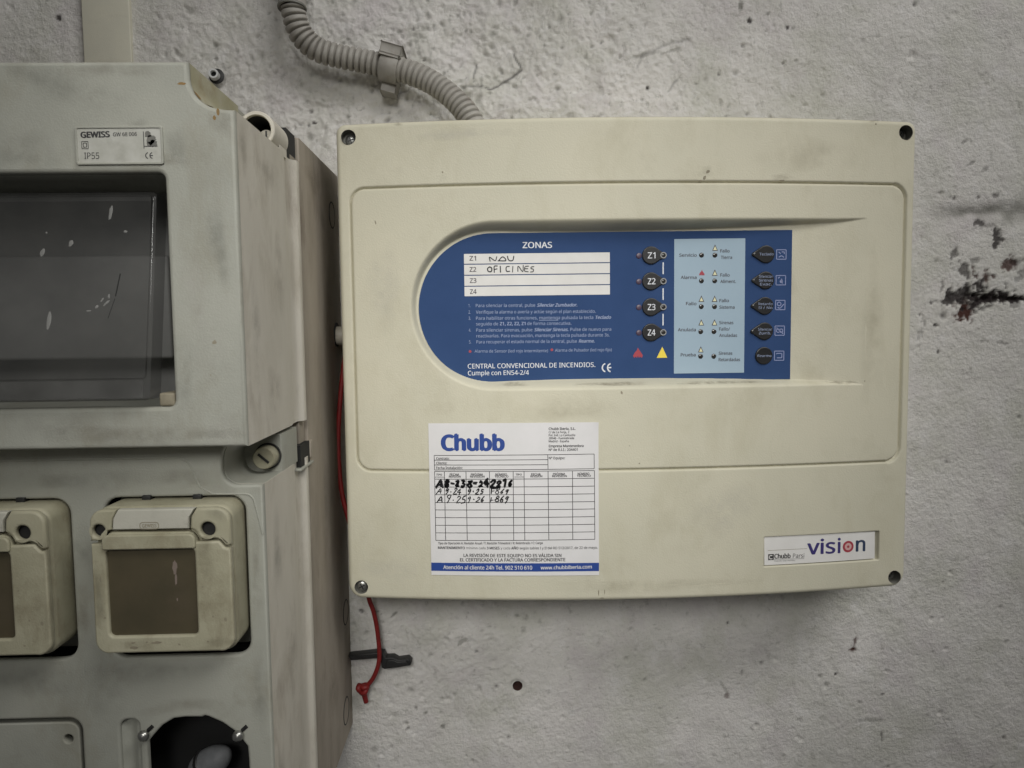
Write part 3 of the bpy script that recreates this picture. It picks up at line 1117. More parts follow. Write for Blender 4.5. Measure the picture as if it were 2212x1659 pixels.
    for i, Y in enumerate((354, 595, 828, 1070, 1308)):
        x0, x1 = 1683 - i * 2, 1772 - i * 2
        y0, y1 = Y - 44, Y + 44
        p.line([kw(x0, y0), kw(x1, y0), kw(x1, y1), kw(x0, y1), kw(x0, y0)], .5)
        if i == 0:
            p.line([kw(x0 + 20, y0 + 20), kw(x0 + 38, y0 + 38)], .6)
            p.line([kw(x0 + 20, y1 - 18), kw(x0 + 45, y0 + 55), kw(x0 + 70, y1 - 18)], .6)
            p.line([kw(x0 + 48, y0 + 20), kw(x0 + 72, y0 + 20), kw(x0 + 72, y0 + 40)], .6)
        elif i == 1:
            c = kw(x0 + 50, y0 + 55)
            p.disc(c[0], c[1], 1.0)
            p.line([kw(x0 + 18, y0 + 26), kw(x0 + 34, y0 + 14)], .6)
            p.line([kw(x0 + 50, y0 + 30), kw(x0 + 60, y0 + 74)], .7)
        elif i == 2:
            c = kw(x0 + 34, y0 + 34)
            p.ring(c[0], c[1], .9, 1.4)
            p.line([kw(x0 + 44, y0 + 74), kw(x0 + 78, y0 + 36)], .6)
            p.line([kw(x0 + 20, y0 + 66), kw(x0 + 40, y0 + 76)], .6)
        elif i == 3:
            c = kw(x0 + 30, y0 + 44)
            p.ring(c[0], c[1], .8, 1.3)
            c = kw(x0 + 58, y0 + 44)
            p.ring(c[0], c[1], .8, 1.3)
            p.line([kw(x0 + 14, y0 + 16), kw(x0 + 78, y0 + 74)], .6)
        else:
            p.line([kw(x0 + 20, y0 + 30), kw(x0 + 20, y0 + 22), kw(x0 + 70, y0 + 22), kw(x0 + 70, y0 + 64), kw(x0 + 24, y0 + 64)], .55)
    lay(p, 'key_symbol', M['lilac'], .12)


build_keypad()


# ---- maintenance sticker
def stk(X, Y):
    xl = 90 + 25 * (Y - 85) / 1475
    zt = 85 - 5 * (X - 90) / 1665
    zb = 1560 + 15 * (X - 115) / 1640
    return 53.5 + 104.5 * (X - xl) / (1755.0 - xl), 112.5 - 95.7 * (Y - zt) / (zb - zt)


def build_sticker():
    V, Fc = [], []
    nx = 40
    for i in range(nx + 1):
        x = 53.5 + 104.5 * i / nx
        for z in (16.8, 20, 64, 102, 108, 112.5):
            curl = .12 if i in (0, nx) else .13
            V.append((x / 1000, -(S(x) + .25 + curl + 1.1 * math.exp(-math.hypot(x - 158, z - 112.5) / 3.5)) / 1000, z / 1000))
    for i in range(nx):
        for k in range(5):
            Fc.append((i * 6 + k, (i + 1) * 6 + k, (i + 1) * 6 + k + 1, i * 6 + k + 1))
    st = from_py('maintenance_sticker', V, Fc, M['sticker'], panel)
    st['label'] = 'white maintenance record sticker with a printed table and handwriting'

    def lay(p, name, mat, off):
        return p.build(name, mat, st, S, .25 + .15 + off)
    k = 104.5 / 1650
    p = Print()
    p.text([('Chubb', .055, 0)], stk(214, 343), stk(842, 343), 146 * k)
    lay(p, 'sticker_logo', M['logo_blue'], .05)
    p = Print()
    a, b = stk(113, 1520), stk(1756, 1452)
    p.rect(53.55, a[1], 157.95, b[1])
    lay(p, 'blue_band', M['logo_blue'], .05)
    p = Print()
    p.text([('Atención al cliente 24h Tel. 902 510 610', .02, 0)], stk(232, 1501), stk(1104, 1508), 37 * k)
    p.text([('www.chubbiberia.com', .02, 0)], stk(1186, 1508), stk(1685, 1506), 34 * k)
    lay(p, 'band_lettering', M['sticker'], .12)
    p = Print()
    w = .38
    p.line([stk(147, 394), stk(1712, 388)], w)
    p.line([stk(147, 394), stk(150, 534)], w)
    p.line([stk(1712, 388), stk(1712, 530)], w)
    p.line([stk(1260, 391), stk(1262, 532)], w)
    for ya, yb in ((440, 437), (486, 486)):
        p.line([stk(148, ya), stk(1261, yb)], w)
    p.line([stk(150, 534), stk(1712, 530)], w)
    cols = [(150, 160), (247, 257), (460, 470), (690, 698), (922, 925), (1028, 1033), (1262, 1267), (1500, 1500), (1714, 1715)]
    rows = [548, 623, 699, 774, 850, 922, 997, 1072, 1146, 1220]
    for xa, xb in cols:
        p.line([stk(xa, 548), stk(xb, 1220)], w)
    for y in rows:
        f = (y - 548) / 672
        p.line([stk(150 + 10 * f, y), stk(1715, y)], w)
    lay(p, 'table_grid', M['black_print'], .05)
    p = Print()
    sm = 22 * k
    for t, bo, xa, xb, yb, h in [
            ('Chubb Iberia, S.L.', .03, 1270, 1532, 152, 24), ('C/ de La Forja, 2', 0, 1270, 1470, 183, 20), ('Pol. Ind. La Cantueña', 0, 1270, 1528, 212, 20),
            ('28946 - Fuenlabrada', 0, 1270, 1517, 241, 20), ('Madrid - España', 0, 1270, 1466, 270, 20),
            ('Empresa Mantenedora', .03, 1270, 1610, 318, 24), ('Nº de R.I.I.: 204401', .02, 1270, 1552, 354, 24),
            ('@form', 0, 0, 1, 0, 1),
            ('Contrato:', .02, 167, 298, 434, 24), ('Cliente:', .02, 167, 275, 479, 24), ('Fecha Instalación:', .02, 167, 428, 525, 24),
            ('@form', 0, 0, 1, 0, 1),
            ('Nº Equipo:', .02, 1270, 1428, 434, 24),
            ('@note', 0, 0, 1, 0, 1),
            ('Tipo de Operación A: Revisión Anual / T: Revisión Trimestral / R: Retimbrado / C: Carga', 0, 183, 1207, 1258, 22)]:
        if t[0] == '@':
            lay(p, 'printed_heading', M['black_print'], .06)
            p = Print()
            continue
        p.text([(t, max(bo, .022), 0)], stk(xa, yb), stk(xb, yb), h * k)
    lay(p, 'operation_note', M['black_print'], .06)
    p = Print()
    for x0 in (0, 1):
        for t1, t2, xa, xb in ((('TIPO', 'OPERACIÓN', 166, 224), ('FECHA', 'REVISIÓN', 300, 394), ('PRÓXIMA', 'REVISIÓN', 508, 628), ('NÚMERO', 'TÉCNICO', 748, 862)) if x0 == 0 else
                               (('TIPO', 'OPERACIÓN', 946, 1006), ('FECHA', 'REVISIÓN', 1098, 1192), ('PRÓXIMA', 'REVISIÓN', 1310, 1430), ('NÚMERO', 'TÉCNICO', 1550, 1664))):
            ti = t1 == 'TIPO'
            p.text([(t1, .03, 0)], stk(xa, 588), stk(xb, 588), (18 if ti else 21) * k)
            p.text([(t2, .03, 0)], stk(xa - (14 if ti else 8), 607), stk(xb + (18 if ti else 14), 607), (8 if ti else 19) * k)
    lay(p, 'column_headings', M['black_print'], .06)
    p = Print()
    p.text([('MANTENIMIENTO', .03, 0), (' mínimo cada ', 0, 0), ('3 MESES', .03, 0), (' y cada ', 0, 0), ('AÑO', .03, 0),
            (' según tablas I y II del RD 513/2017, de 22 de mayo.', .01, 0)], stk(181, 1303), stk(1742, 1313), 24 * k)
    p.text([('LA REVISIÓN DE ESTE EQUIPO NO ES VÁLIDA SIN', .022, 0)], stk(433, 1381), stk(1389, 1388), 31 * k)
    p.text([('EL CERTIFICADO Y LA FACTURA CORRESPONDIENTE', .022, 0)], stk(398, 1425), stk(1427, 1430), 31 * k)
    lay(p, 'notice_print', M['black_print'], .06)
    p = Print()
    for s, xa, xb in (('A', 158, 236), ('8-23', 250, 458), ('8-24', 474, 690), ('2216', 700, 925)):
        hand(p, s, stk, xa, xb, 697, 628, 1.35, .06, .1)
        hand(p, s, stk, xa - 4, xb + 6, 694, 633, .95, .07, .12)
    for s, xa, xb, yb, yt in (('A', 165, 222, 766, 712), ('9.24', 255, 415, 766, 712), ('9.25', 468, 640, 765, 712), ('+869', 700, 885, 765, 715),
                              ('A', 170, 228, 846, 795), ('9.25', 265, 460, 848, 785), ('9.26', 472, 645, 844, 788), ('+869', 698, 880, 846, 790)):
        hand(p, s, stk, xa, xb, yb, yt, .64, .055, .3)
    lay(p, 'handwriting', M['ink'], .12)


build_sticker()


# ---- name plate
def bd(X, Y):
    px, py = 1591 + X * .1984, 1069.8 + Y * .1984
    return 263.0 + (px - 1652) * .3125, 36.6 - (py - 1164 + (px - 1652) * .0588) * .297


def build_badge():
    P = [bd(312, 766), bd(1519, 692), bd(1515, 392), bd(306, 446)]

    def surf(x, z):
        return S(x) - 1.7
    pr = Print()
    n = 16
    for i in range(n):
        a, b = i / n, (i + 1) / n
        q = []
        for e0, e1, t in ((0, 1, a), (0, 1, b), (3, 2, b), (3, 2, a)):
            q.append((P[e0][0] + (P[e1][0] - P[e0][0]) * t, P[e0][1] + (P[e1][1] - P[e0][1]) * t))
        pr.poly(q)
    o = pr.build('name_plate', M['paper'], panel, surf, .9)
    o['label'] = 'small white name plate set crooked in its pocket'
    md = o.modifiers.new('thickness', 'SOLIDIFY')
    md.thickness = 0.0006
    md.offset = -1.0

    def lay(p, name, mat, off=.08):
        return p.build(name, mat, o, surf, .9 + off)
    h = 120 * .1984 * .297
    p = Print()
    p.text([('vis', .02, 0)], bd(765, 645), bd(1075, 628), h * 1.32)
    p.text([('i', .02, 0)], bd(1100, 628), bd(1133, 626), h * 1.32)
    lay(p, 'name_lettering', M['badge_blue'])
    p = Print()
    p.text([('n', .02, 0)], bd(1302, 612), bd(1410, 606), h * 1.32)
    lay(p, 'name_lettering', M['badge_teal'])
    c = bd(1217, 558)
    p = Print()
    p.ring(c[0], c[1], 2.35, 3.75)
    lay(p, 'name_ring', M['red_print'])
    p = Print()
    p.disc(c[0], c[1], 2.35)
    lay(p, 'name_ring_core', M['pink_print'], .06)
    p = Print()
    p.disc(c[0], c[1], .85)
    lay(p, 'name_dot', M['red_print'], .12)
    p = Print()
    p.text([('Chubb', .035, 0), (' Parsi', .0, 0)], bd(414, 690), bd(735, 680), 48 * .1984 * .297)
    a, b = bd(350, 645), bd(410, 706)
    p.rect(a[0], b[1], b[0], a[1])
    p.line([bd(414, 700), bd(735, 690)], .18)
    p.text('Protección contra incendios', bd(414, 724), bd(638, 716), 14 * .1984 * .297)
    lay(p, 'maker_lettering', M['black_print'])
    p = Print()
    cc = bd(380, 676)
    pts = [(cc[0] + 1.15 * math.cos(t), cc[1] + 1.15 * math.sin(t)) for t in np.linspace(.8, 5.5, 12)]
    p.line(pts, .6)
    lay(p, 'maker_emblem', M['paper'], .16)
    p = Print()
    p.line([bd(345, 604), bd(765, 580)], .22)
    lay(p, 'name_rule', M['grime'])


build_badge()

# ================================================================== grey socket box
XR = -13.1
DU, DL, DR = 207.8, 188.4, 112.3   # front of upper cover, front of lower cover, rim of the covers (mm off the wall)
XL = -300.0
gbox = empty('socket_box', (-0.155, 0, -0.12), 'large grey plastic socket box with smoked window, left of the cream panel', 'socket box')


def ring_plate(name, outer, inner, yb, yf, mat, parent, bevel=0.0):
    return plate(name, outer, [inner], yb, yf, mat, parent, bevel)


def build_box():
    zt, zn, zb = 282.8, 263.0, 120.3
    # --- upper cover: front frame with the scooped corner and the window opening
    notch = [(-31.8, zt), (-31.6, 276.5)] + [(-31.6 + 13.2 * (1 - math.cos(t)), 276.5 - 13.0 * math.sin(t)) for t in np.linspace(.1, 1.5, 10)] + [(-17.5, zn + .2), (XR, zn)]
    outer = [(XL, zb), (XR, zb)] + notch[::-1] + [(XL, zt)]
    win = rrect(-190, 138, -43.3, 237.3, 3.0)
    up = plate('upper_cover', outer, [win], DU - 4.5, DU, M['grey'], gbox, 1.8, 35, 3)
    # sides of the upper cover
    prof_side('upper_cover_side', zb, zn, DU - 2.2, gbox)
    V, Fc = [], []
    for x, z in notch:
        for y in (DU - 2.2, DU - 25, DU - 62):
            V.append((x / 1000, -y / 1000, z / 1000))
    for i in range(len(notch) - 1):
        for k in range(2):
            Fc.append((i * 3 + k, i * 3 + k + 1, i * 3 + k + 4, i * 3 + k + 3))
    from_py('corner_scoop', V, Fc, M['scoop'], gbox, 60)
    box('upper_cover_roof', XL, -33, -(DU - 3.1), -126, 280.8, 282.5, M['grey'], gbox)
    # window pocket
    ring_plate('window_frame', rrect(-195, 133, -38, 242, 3), rrect(-190, 138, -43.3, 237.3, 3.0), 160, DU - 4.55, M['grey'], gbox)
    box('window_back', -196, -38, -160.5, -157, 132, 243, M['inner_grey'], gbox)
    box('module_rail', -188, -56, -178, -161, 158, 206, M['inner_grey'], gbox, 1.5)
    # smoked lid, hinged at the top and ajar at the bottom
    lid = build_lid()
    box('window_catch', -50.5, -43.6, -(DU - 1.2), -176, 138.2, 144.0, M['grime'], gbox, 1.0)
    # maker's label
    lab = plate('label_plate', rrect(-78.6, 241.0, -43.6, 255.6, .8), [], DU - .2, DU + .5, M['dirty_paper'], gbox, .15)
    fr_ = rrect(-79.2, 240.4, -43.0, 256.2, 1.0)
    plate('label_frame', fr_, [rrect(-78.3, 241.3, -43.9, 255.3, .6)], DU - .2, DU + .9, M['grey'], gbox, .2)
    lab['label'] = 'small dirty white rating plate above the window'
    lx = lambda X, Y: (-78.4 + (X - 480) / 535 * 34.7, 255.6 - (Y - 795) / 225 * 14.5)
    sf = lambda x, z: x * 0 + DU + .5
    p = Print()
    p.text([('GEWISS', .05, 0)], lx(503, 858), lx(690, 854), 2.3)
    p.text([('GW 68 006', .01, 0)], lx(710, 850), lx(862, 848), 1.5)
    p.text('IP55', lx(520, 993), lx(615, 993), 2.6)
    for cx in (935, 962):
        pts = [lx(cx - 24 * math.cos(a), 974 - 20 * math.sin(a)) for a in np.linspace(-1.2, 1.2, 10)]
        p.line(pts, .4)
    p.line([lx(942, 974), lx(958, 974)], .4)
    p.line([lx(508, 882), lx(548, 882), lx(548, 928), lx(508, 928), lx(508, 882)], .25)
    p.line([lx(518, 892), lx(538, 892), lx(538, 918), lx(518, 918), lx(518, 892)], .25)
    p.line([lx(903, 820), lx(903, 930)], .3)
    p.line([lx(903, 915), lx(990, 915)], .3)
    p.build('label_lettering', M['black_print'], lab, sf, .08)
    p = Print()
    for X, Y, r in ((930, 840, 1.5), (950, 870, 2.0), (965, 895, 1.6), (935, 900, 1.0)):
        c = lx(X, Y)
        p.poly([(c[0] + r * math.cos(t) * rng.uniform(.7, 1.2), c[1] + r * math.sin(t) * rng.uniform(.7, 1.2)) for t in np.linspace(0, 6.2, 14)])
    p.build('label_smudge', M['recess'], lab, sf, .04)
    # rust and grime in the scooped corner
    pts = []
    V, Fc = [], []
    for i, t in enumerate(np.linspace(.45, 1.25, 12)):
        r = .25 + .0 * i
        for k in (0, 1):
            V.append(((-31.6 + 13.2 * (1 - math.cos(t)) + .15) / 1000, -(DU - 1.5 - k * (3 + 2 * math.sin(i))) / 1000, (276.5 - 13 * math.sin(t) + .25) / 1000))
    for i in range(11):
        Fc.append((2 * i, 2 * i + 1, 2 * i + 3, 2 * i + 2))
    from_py('rust_stain', V, Fc, M['rust'], gbox)
    p = Print()
    for x, z, rx, rz in ((-21.5, 259.6, .7, .9), (-19.9, 262.0, .7, 1.4), (-34.5, 273.6, 1.6, .6)):
        p.poly([(x + rx * math.cos(t) * rng.uniform(.75, 1.2), z + rz * math.sin(t) * rng.uniform(.75, 1.2)) for t in np.linspace(0, 6.1, 14)])
    p.build('rust_drip', M['rust'], gbox, lambda x, z: x * 0 + DU, .06)

    # --- boss with the upper lock screw, behind the scooped corner
    lathe('lock_boss', [(7.0, -1.5), (7.0, 0), (7.3, .5), (8.6, .5), (9.0, 0), (9.0, -24)], (-21.4, -151, 269.8), (0, -1, 0), M['grey_side'], gbox, 36)
    lathe('lock_boss_floor', [(7.0, -1.4), (7.0, -22), (.01, -22)], (-21.4, -151, 269.8), (0, -1, 0), M['shade_and_ring'], gbox, 24)  # hole lined near-black to paint the shade inside it
    ls = lathe('lock_screw', [(3.8, -17), (3.8, -9), (3.4, -8.4), (.01, -8.4)], (-19.2, -151, 268.4), (0, -1, 0), M['grey_side'], gbox, 28)
    box('screw_slot', -19.6, -18.8, -142.9, -142.2, 265.4, 271.4, M['black'], ls)
    plate('boss_flange', [(-40, zn - 2), (-13.6, zn - 2), (-13.6, 270.0), (-16.0, 276), (-21, 279.6), (-40, 279.6)], [circle(-21.4, 269.8, 8.8, 30)], 126, 140, M['grey_side'], gbox, .5)

    box('painted_dark', -60, -14.8, -122, -104.5, 258, 278.6, M['shade_and_ring'], gbox)  # dark block added to paint the shade of the slot behind the boss
    # --- body behind the covers
    body = [(XL + 3, -117.3), (XR + .2, -117.3), (XR + .2, 278.0), (XR - 6, 279.2), (XL + 3, 279.2)]
    bd_ = plate('body', body, [], -4, DR - 9, M['body'], gbox, 1.0)
    plate('body_flange', [(XL + 2, -117.0), (XR - 1.6, -117.0), (XR - 1.6, 266.0), (XL + 2, 266.0)], [], DR - 9, DR + 4, M['body'], gbox, .5)
    # knock-outs on the side of the body
    for y, z, r in ((-21, 248, 9.0), (-14, -28.6, 9.0), (-22, -96.7, 9.5)):
        o = lathe('knockout', [(r, -.15), (r, .18), (r - .5, .38), (r - .9, .18), (r - .9, -.15)], (XR + .2, y, z), (1, 0, 0), M['shade_and_ring'], gbox, 36)
        lathe('knockout_disc', [(r - .9, -.1), (r - .9, .12), (.01, .12)], (XR + .2, y, z), (1, 0, 0), M['body'], o, 36)

    # --- lower cover
    zt2, zb2 = 120.0, -170.0
    cut = [(XR, 99.6), (-24.6, 99.6)] + [(-24.6 - 7.2 * math.sin(t), 107.0 - 7.4 * math.cos(t)) for t in np.linspace(.15, 1.57, 8)] + \
          [(-31.8 + 2.5 * (1 - math.cos(t)), 110.0 + 7 * math.sin(t)) for t in np.linspace(.2, 1.5, 6)] + [(-28.8, zt2 - 1.5)]
    outer = [(XL, zb2), (XR, zb2)] + cut + [(XL, zt2 - 1.5)]
    op1 = rrect(-86.0, 19.0, -21.6, 94.6, 7)
    dx = -79.9
    op2 = [(x + dx, z) for x, z in op1]
    seat = rrect(-84.0, -83, -75.2, -11.2, (2, 2, 3, 4))
    bl = rrect(-170, -120, -101.6, -9.8, 6.0)
    hole = hole_outline()
    lower = plate('lower_cover', outer, [op1, op2, bl, hole, seat], DL - 4, DL, M['grey'], gbox, 1.3, 35, 3)
    # thickness behind the openings
    plate('lower_cover_core', [(min(x, XR - .4), z) for x, z in outer], [rrect(-296, -166, -17.5, 97.0, 4)], 156, DL - 4.02, M['grey'], gbox)
    prof_side('lower_cover_side', zb2, 99.5, DL - 1.6, gbox)
    plate('lower_cover_rear', [(XL, 99.4), (XR - .2, 99.4), (XR - .2, zt2 - 1.6), (XL, zt2 - 1.6)], [], 126, 155.9, M['grey'], gbox, .4)
    box('interior_shade_plate', -298, -16, -150, -147, -168, 116, M['void'], gbox)  # black sheet painting the shade inside the lower cover
    # raised line round the face of the lower cover
    p = Print()
    ptsl = [(XL + 4, 112.6), (-52, 112.6)] + [(-52 + 7 * math.sin(t), 105.6 + 7 * math.cos(t)) for t in np.linspace(.1, 1.3, 6)] + [(-42, 99), (-36, 95.6), (-26, 95.4)] + \
           [(-21.5 + 4.3 * math.sin(t), 91 + 4.3 * math.cos(t)) for t in np.linspace(.1, 1.2, 6)] + [(-16.0, 86), (XR - .9, 76)]
    V, Fc = [], []
    for i, (x, z) in enumerate(ptsl):
        a, b = ptsl[max(i - 1, 0)], ptsl[min(i + 1, len(ptsl) - 1)]
        tx, tz = b[0] - a[0], b[1] - a[1]
        L = math.hypot(tx, tz)
        nx, nz = -tz / L, tx / L
        for o_, hh in ((-.55, -.05), (-.2, .32), (.2, .32), (.55, -.05)):
            V.append(((x + nx * o_) / 1000, -(DL + hh) / 1000, (z + nz * o_) / 1000))
    for i in range(len(ptsl) - 1):
        for k in range(3):
            Fc.append((i * 4 + k, i * 4 + k + 1, (i + 1) * 4 + k + 1, (i + 1) * 4 + k))
    from_py('raised_line', V, Fc, M['grey'], gbox)
    # --- lower lock screw in its recess
    lathe('lock_gap_ring', [(6.6, -1), (6.6, 1.0), (5.9, 1.0), (5.9, -1)], (-19.9, -156.0, 107.6), (0, -1, 0), M['black'], gbox, 36)  # black ring painting the dark gap round the lock screw
    ls = lathe('lock_screw', [(5.5, -1), (5.5, 7.5), (5.0, 8.2), (.01, 8.3)], (-19.9, -156.0, 107.6), (0, -1, 0), M['beige'], gbox, 36)
    V = []
    ang = -.72
    for a_, b_ in ((-3.4, -.65), (3.4, -.65), (3.4, .65), (-3.4, .65)):
        V.append(((-19.9 + a_ * math.cos(ang) - b_ * math.sin(ang)) / 1000, -.16445, (107.6 + a_ * math.sin(ang) + b_ * math.cos(ang)) / 1000))
    from_py('screw_slot', V, [(0, 1, 2, 3)], M['black'], ls, smooth=False)
    # latch gap between the two covers on the side
    box('latch_gap', XR - 3, XR + .9, -124, -104, 95.5, 107.5, M['void'], gbox)
    box('latch_tab', XR - 3, XR + 1.6, -104, -99, 97.5, 107.5, M['body'], gbox, .6)
    box('latch_lip', XR - 3, XR + 2.2, -128, -100, 94.0, 95.4, M['grey'], gbox, .4)

    # --- socket outlets
    so = build_socket()
    so2 = so.copy()
    COL.objects.link(so2)
    so2.parent = gbox
    so2.location = so.location + Vector((dx / 1000, 0, 0))
    for ch in list(so.children):
        c = ch.copy()
        COL.objects.link(c)
        c.parent = so2
    # blank plate in the lower left opening
    bp = plate('blank_plate', rrect(-168.5, -118, -103.6, -12.4, 5.0), [circle(-108.9, -20.6, 2.1, 24)], DL - 7, DL - 1.5, M['grey'], gbox, .7)
    box('blank_plate_void', -169, -102, -178, -176, -120, -10, M['void'], gbox)
    # --- open socket seat at the lower right
    cx, cz = -48.2, -45
    box('seat_void', -86, -18, -158, -155, -85, -6, M['void'], gbox)
    V, Fc = [], []
    for i, t in enumerate(np.linspace(0, 1, 9)):
        x = -84.6 + 10 * t
        dd = 1.2 + 3.4 * math.sin(math.pi * min(t * 1.2, 1)) * (1 - .4 * t)
        for z in (-84, -40, -16, -10.6):
            V.append((x / 1000, -(DL - dd - (1.0 if z == -10.6 else 0)) / 1000, z / 1000))
    for i in range(8):
        for k in range(3):
            Fc.append((i * 4 + k, (i + 1) * 4 + k, (i + 1) * 4 + k + 1, i * 4 + k + 1))
    from_py('socket_seat', V, Fc, M['grey'], gbox, 60)
    for px, py, tx in ((306, 1594, 0), (511, 1594, 1)):
        x, z = at(px, py, -.192)
        sc = lathe('seat_screw', [(1.5, -10), (1.5, 1.5), (2.6, 1.7), (2.6, 2.6), (1.6, 3.6), (.01, 3.9)], (x, -DL, z), (0, -1, 0), M['steel'], gbox, 22, 60)
        V = []
        bx0, bz0 = x + 1.6, z + 1.8
        tube('screw_slot', [(bx0 / 1000, -(DL + .2) / 1000, bz0 / 1000), ((bx0 + 2.2) / 1000, -(DL + .2) / 1000, (bz0 + 2.0) / 1000)], .0009, M['black'], sc, 10)
    # grime specks on the fronts of the box
    p = Print()
    for px, py, r in ((463, 739, 1.1), (455, 810, .35), (232, 1520, .6)):
        x, z = at(px, py, -DU / 1000)
        if py < 968:
            p.poly([(x + r * math.cos(t) * rng.uniform(.5, 1.1), z + r * math.sin(t) * rng.uniform(.5, 1.1)) for t in np.linspace(0, 6.1, 10)])
    for px, py, rx, rz in ((165, 225, 0, 0), (330, 283, 0, 0)):
        pass
    p.build('grime_speck', M['grime'], gbox, lambda x, z: x * 0 + DU, .05)


def prof_side(name, z0, z1, yf, parent):
    """right-hand side of a cover: flat wall, shallow channel, then a rounded rim"""
    prof = [(XR, yf), (XR, 136), (XR - .6, 132), (XR - 1.6, 127), (XR - 1.6, 118.5), (XR - .6, 116.5), (XR + .9, 115.6), (XR + 1.5, 114.3),
            (XR + 1.5, 110.5), (XR + .9, 109.3), (XR - 2.2, 109.0)]
    V, Fc = [], []
    zz = [z0, z0 + .6, z1 - .6, z1]
    for z in zz:
        for x, y in prof:
            V.append((x / 1000, -y / 1000, z / 1000))
    n = len(prof)
    for i in range(len(zz) - 1):
        for k in range(n - 1):
            Fc.append((i * n + k, i * n + k + 1, (i + 1) * n + k + 1, (i + 1) * n + k))
    # top and bottom faces of the cover wall
    m = len(V)
    for z in (z0, z1):
        V.extend([(x / 1000, -y / 1000, z / 1000) for x, y in prof])
        V.extend([((XL) / 1000, -prof[-1][1] / 1000, z / 1000), (XL / 1000, -yf / 1000, z / 1000)])
    k = n + 2
    Fc.append(tuple(range(m, m + k)))
    Fc.append(tuple(range(m + k, m + 2 * k)))
    return from_py(name, V, Fc, M['grey_side'], parent, 50)


def hole_outline():
    pts = [(318, 1605), (330, 1590), (350, 1568), (375, 1553), (400, 1550), (436, 1550), (442, 1547), (450, 1549), (480, 1562), (510, 1583), (534, 1613), (537, 1645)]
    P = [at(x, y, -.1884) for x, y in pts]
    zc = -42.0
    low = [(x, 2 * zc - z) for x, z in P[::-1]]
    return P + low


def build_lid():
    """tray-shaped smoked lid: hinge line at the top, lower edge swung out"""
    x0, x1 = -187.0, -51.3
    z0, z1 = 141.5, 231.0
    d0, d1 = 214.0, 198.0          # distance from the wall of the face at the bottom and the top

    def dep(z):
        return d1 + (d0 - d1) * (z1 - z) / (z1 - z0)
    V, Fc = [], []
    o = rrect(x0, z0, x1, z1, 2.0, 4)
    inner = rrect(x0 + 1.5, z0 + 9.5, x1 - 1.4, z1 - 1.5, 1.5, 4)
    n = len(o)
    for x, z in o:
        V.append((x, dep(z) - 11, z))
    for x, z in o:
        V.append((x, dep(z) - .8, z))
    for x, z in o:
        V.append((x + (.8 if x < -100 else -.8), dep(z), z + (.8 if z < 190 else -.8)))
    for x, z in inner:
        V.append((x, dep(z), z))
    for x, z in inner:
        V.append((x, dep(z) + 1.2, z))
    V = [(a / 1000, -b / 1000, c / 1000) for a, b, c in V]
    for k in range(4):
        for i in range(n):
            j = (i + 1) % n
            Fc.append((k * n + i, k * n + j, (k + 1) * n + j, (k + 1) * n + i))
    Fc.append(tuple(range(4 * n, 5 * n)))
    lid = from_py('window_lid', V, Fc, M['smoke'], gbox, 30)
    lid['label'] = 'smoked transparent window lid hanging slightly open'
    lp = []
    for z, e in ((z0 + 1.2, .3), (z0 + 8.6, .3)):
        for x in (x0 + 2, x1 - 2.5):
            lp.append((x / 1000, -(dep(z) + e) / 1000, z / 1000))
    from_py('lid_lip', lp, [(0, 1, 3, 2)], M['lip'], lid)
    lp = []
    for z, e in ((z1 - 4.0, .9), (z1 - 2.2, .9)):
        for x in (x0 + 2, x1 - 2.0):
            lp.append((x / 1000, -(dep(z) + .4) / 1000, z / 1000))
    from_py('lid_ridge', lp, [(0, 1, 3, 2)], M['lip'], lid)
    # paint flecks and scratches on the lid
    for px, py, rx, rz, rot in ((223, 455, 4, 17, -.12), (142, 523, 5, 8, -.3), (82, 544, 5, 10, -.3), (112, 692, 4.5, 22, -.1), (259, 497, 4, 3, 0),
                                (236, 640, 2.5, 5, 0), (212, 663, 3, 5, -.6), (232, 655, 2.5, 9, -.8), (222, 648, 2, 6, -.6), (195, 672, 6, 2, 0),
                                (86, 500, 2.5, 2.5, 0)):
        x, z = at(px, py, -.207)
        D = dep(z) + 1.25
        c, s = math.cos(rot), math.sin(rot)
        k = 1 / 4.95
        P = []
        for t in np.linspace(0, 2 * math.pi, 12, endpoint=False):
            a, b = rx * k * math.cos(t) * rng.uniform(.7, 1.1), rz * k * math.sin(t) * rng.uniform(.8, 1.05)
            P.append((x + a * c - b * s, z + a * s + b * c))
        V = [(a / 1000, -(dep(b) + 1.22) / 1000, b / 1000) for a, b in P] + [(x / 1000, -(D + .25) / 1000, z / 1000)]
        from_py('paint_fleck', V, [(i, (i + 1) % 12, 12) for i in range(12)], M['fleck'], lid)
    for P, w in (([(254, 590), (248, 640)], .5), ([(247, 645), (236, 688)], .25)):
        pr = Print()
        pr.line([at(x, y, -.208) for x, y in P], w)
        pr.build('scratch', M['void'], lid, lambda x, z: d1 + (d0 - d1) * (z1 - z) / (z1 - z0), 1.3)
    return lid


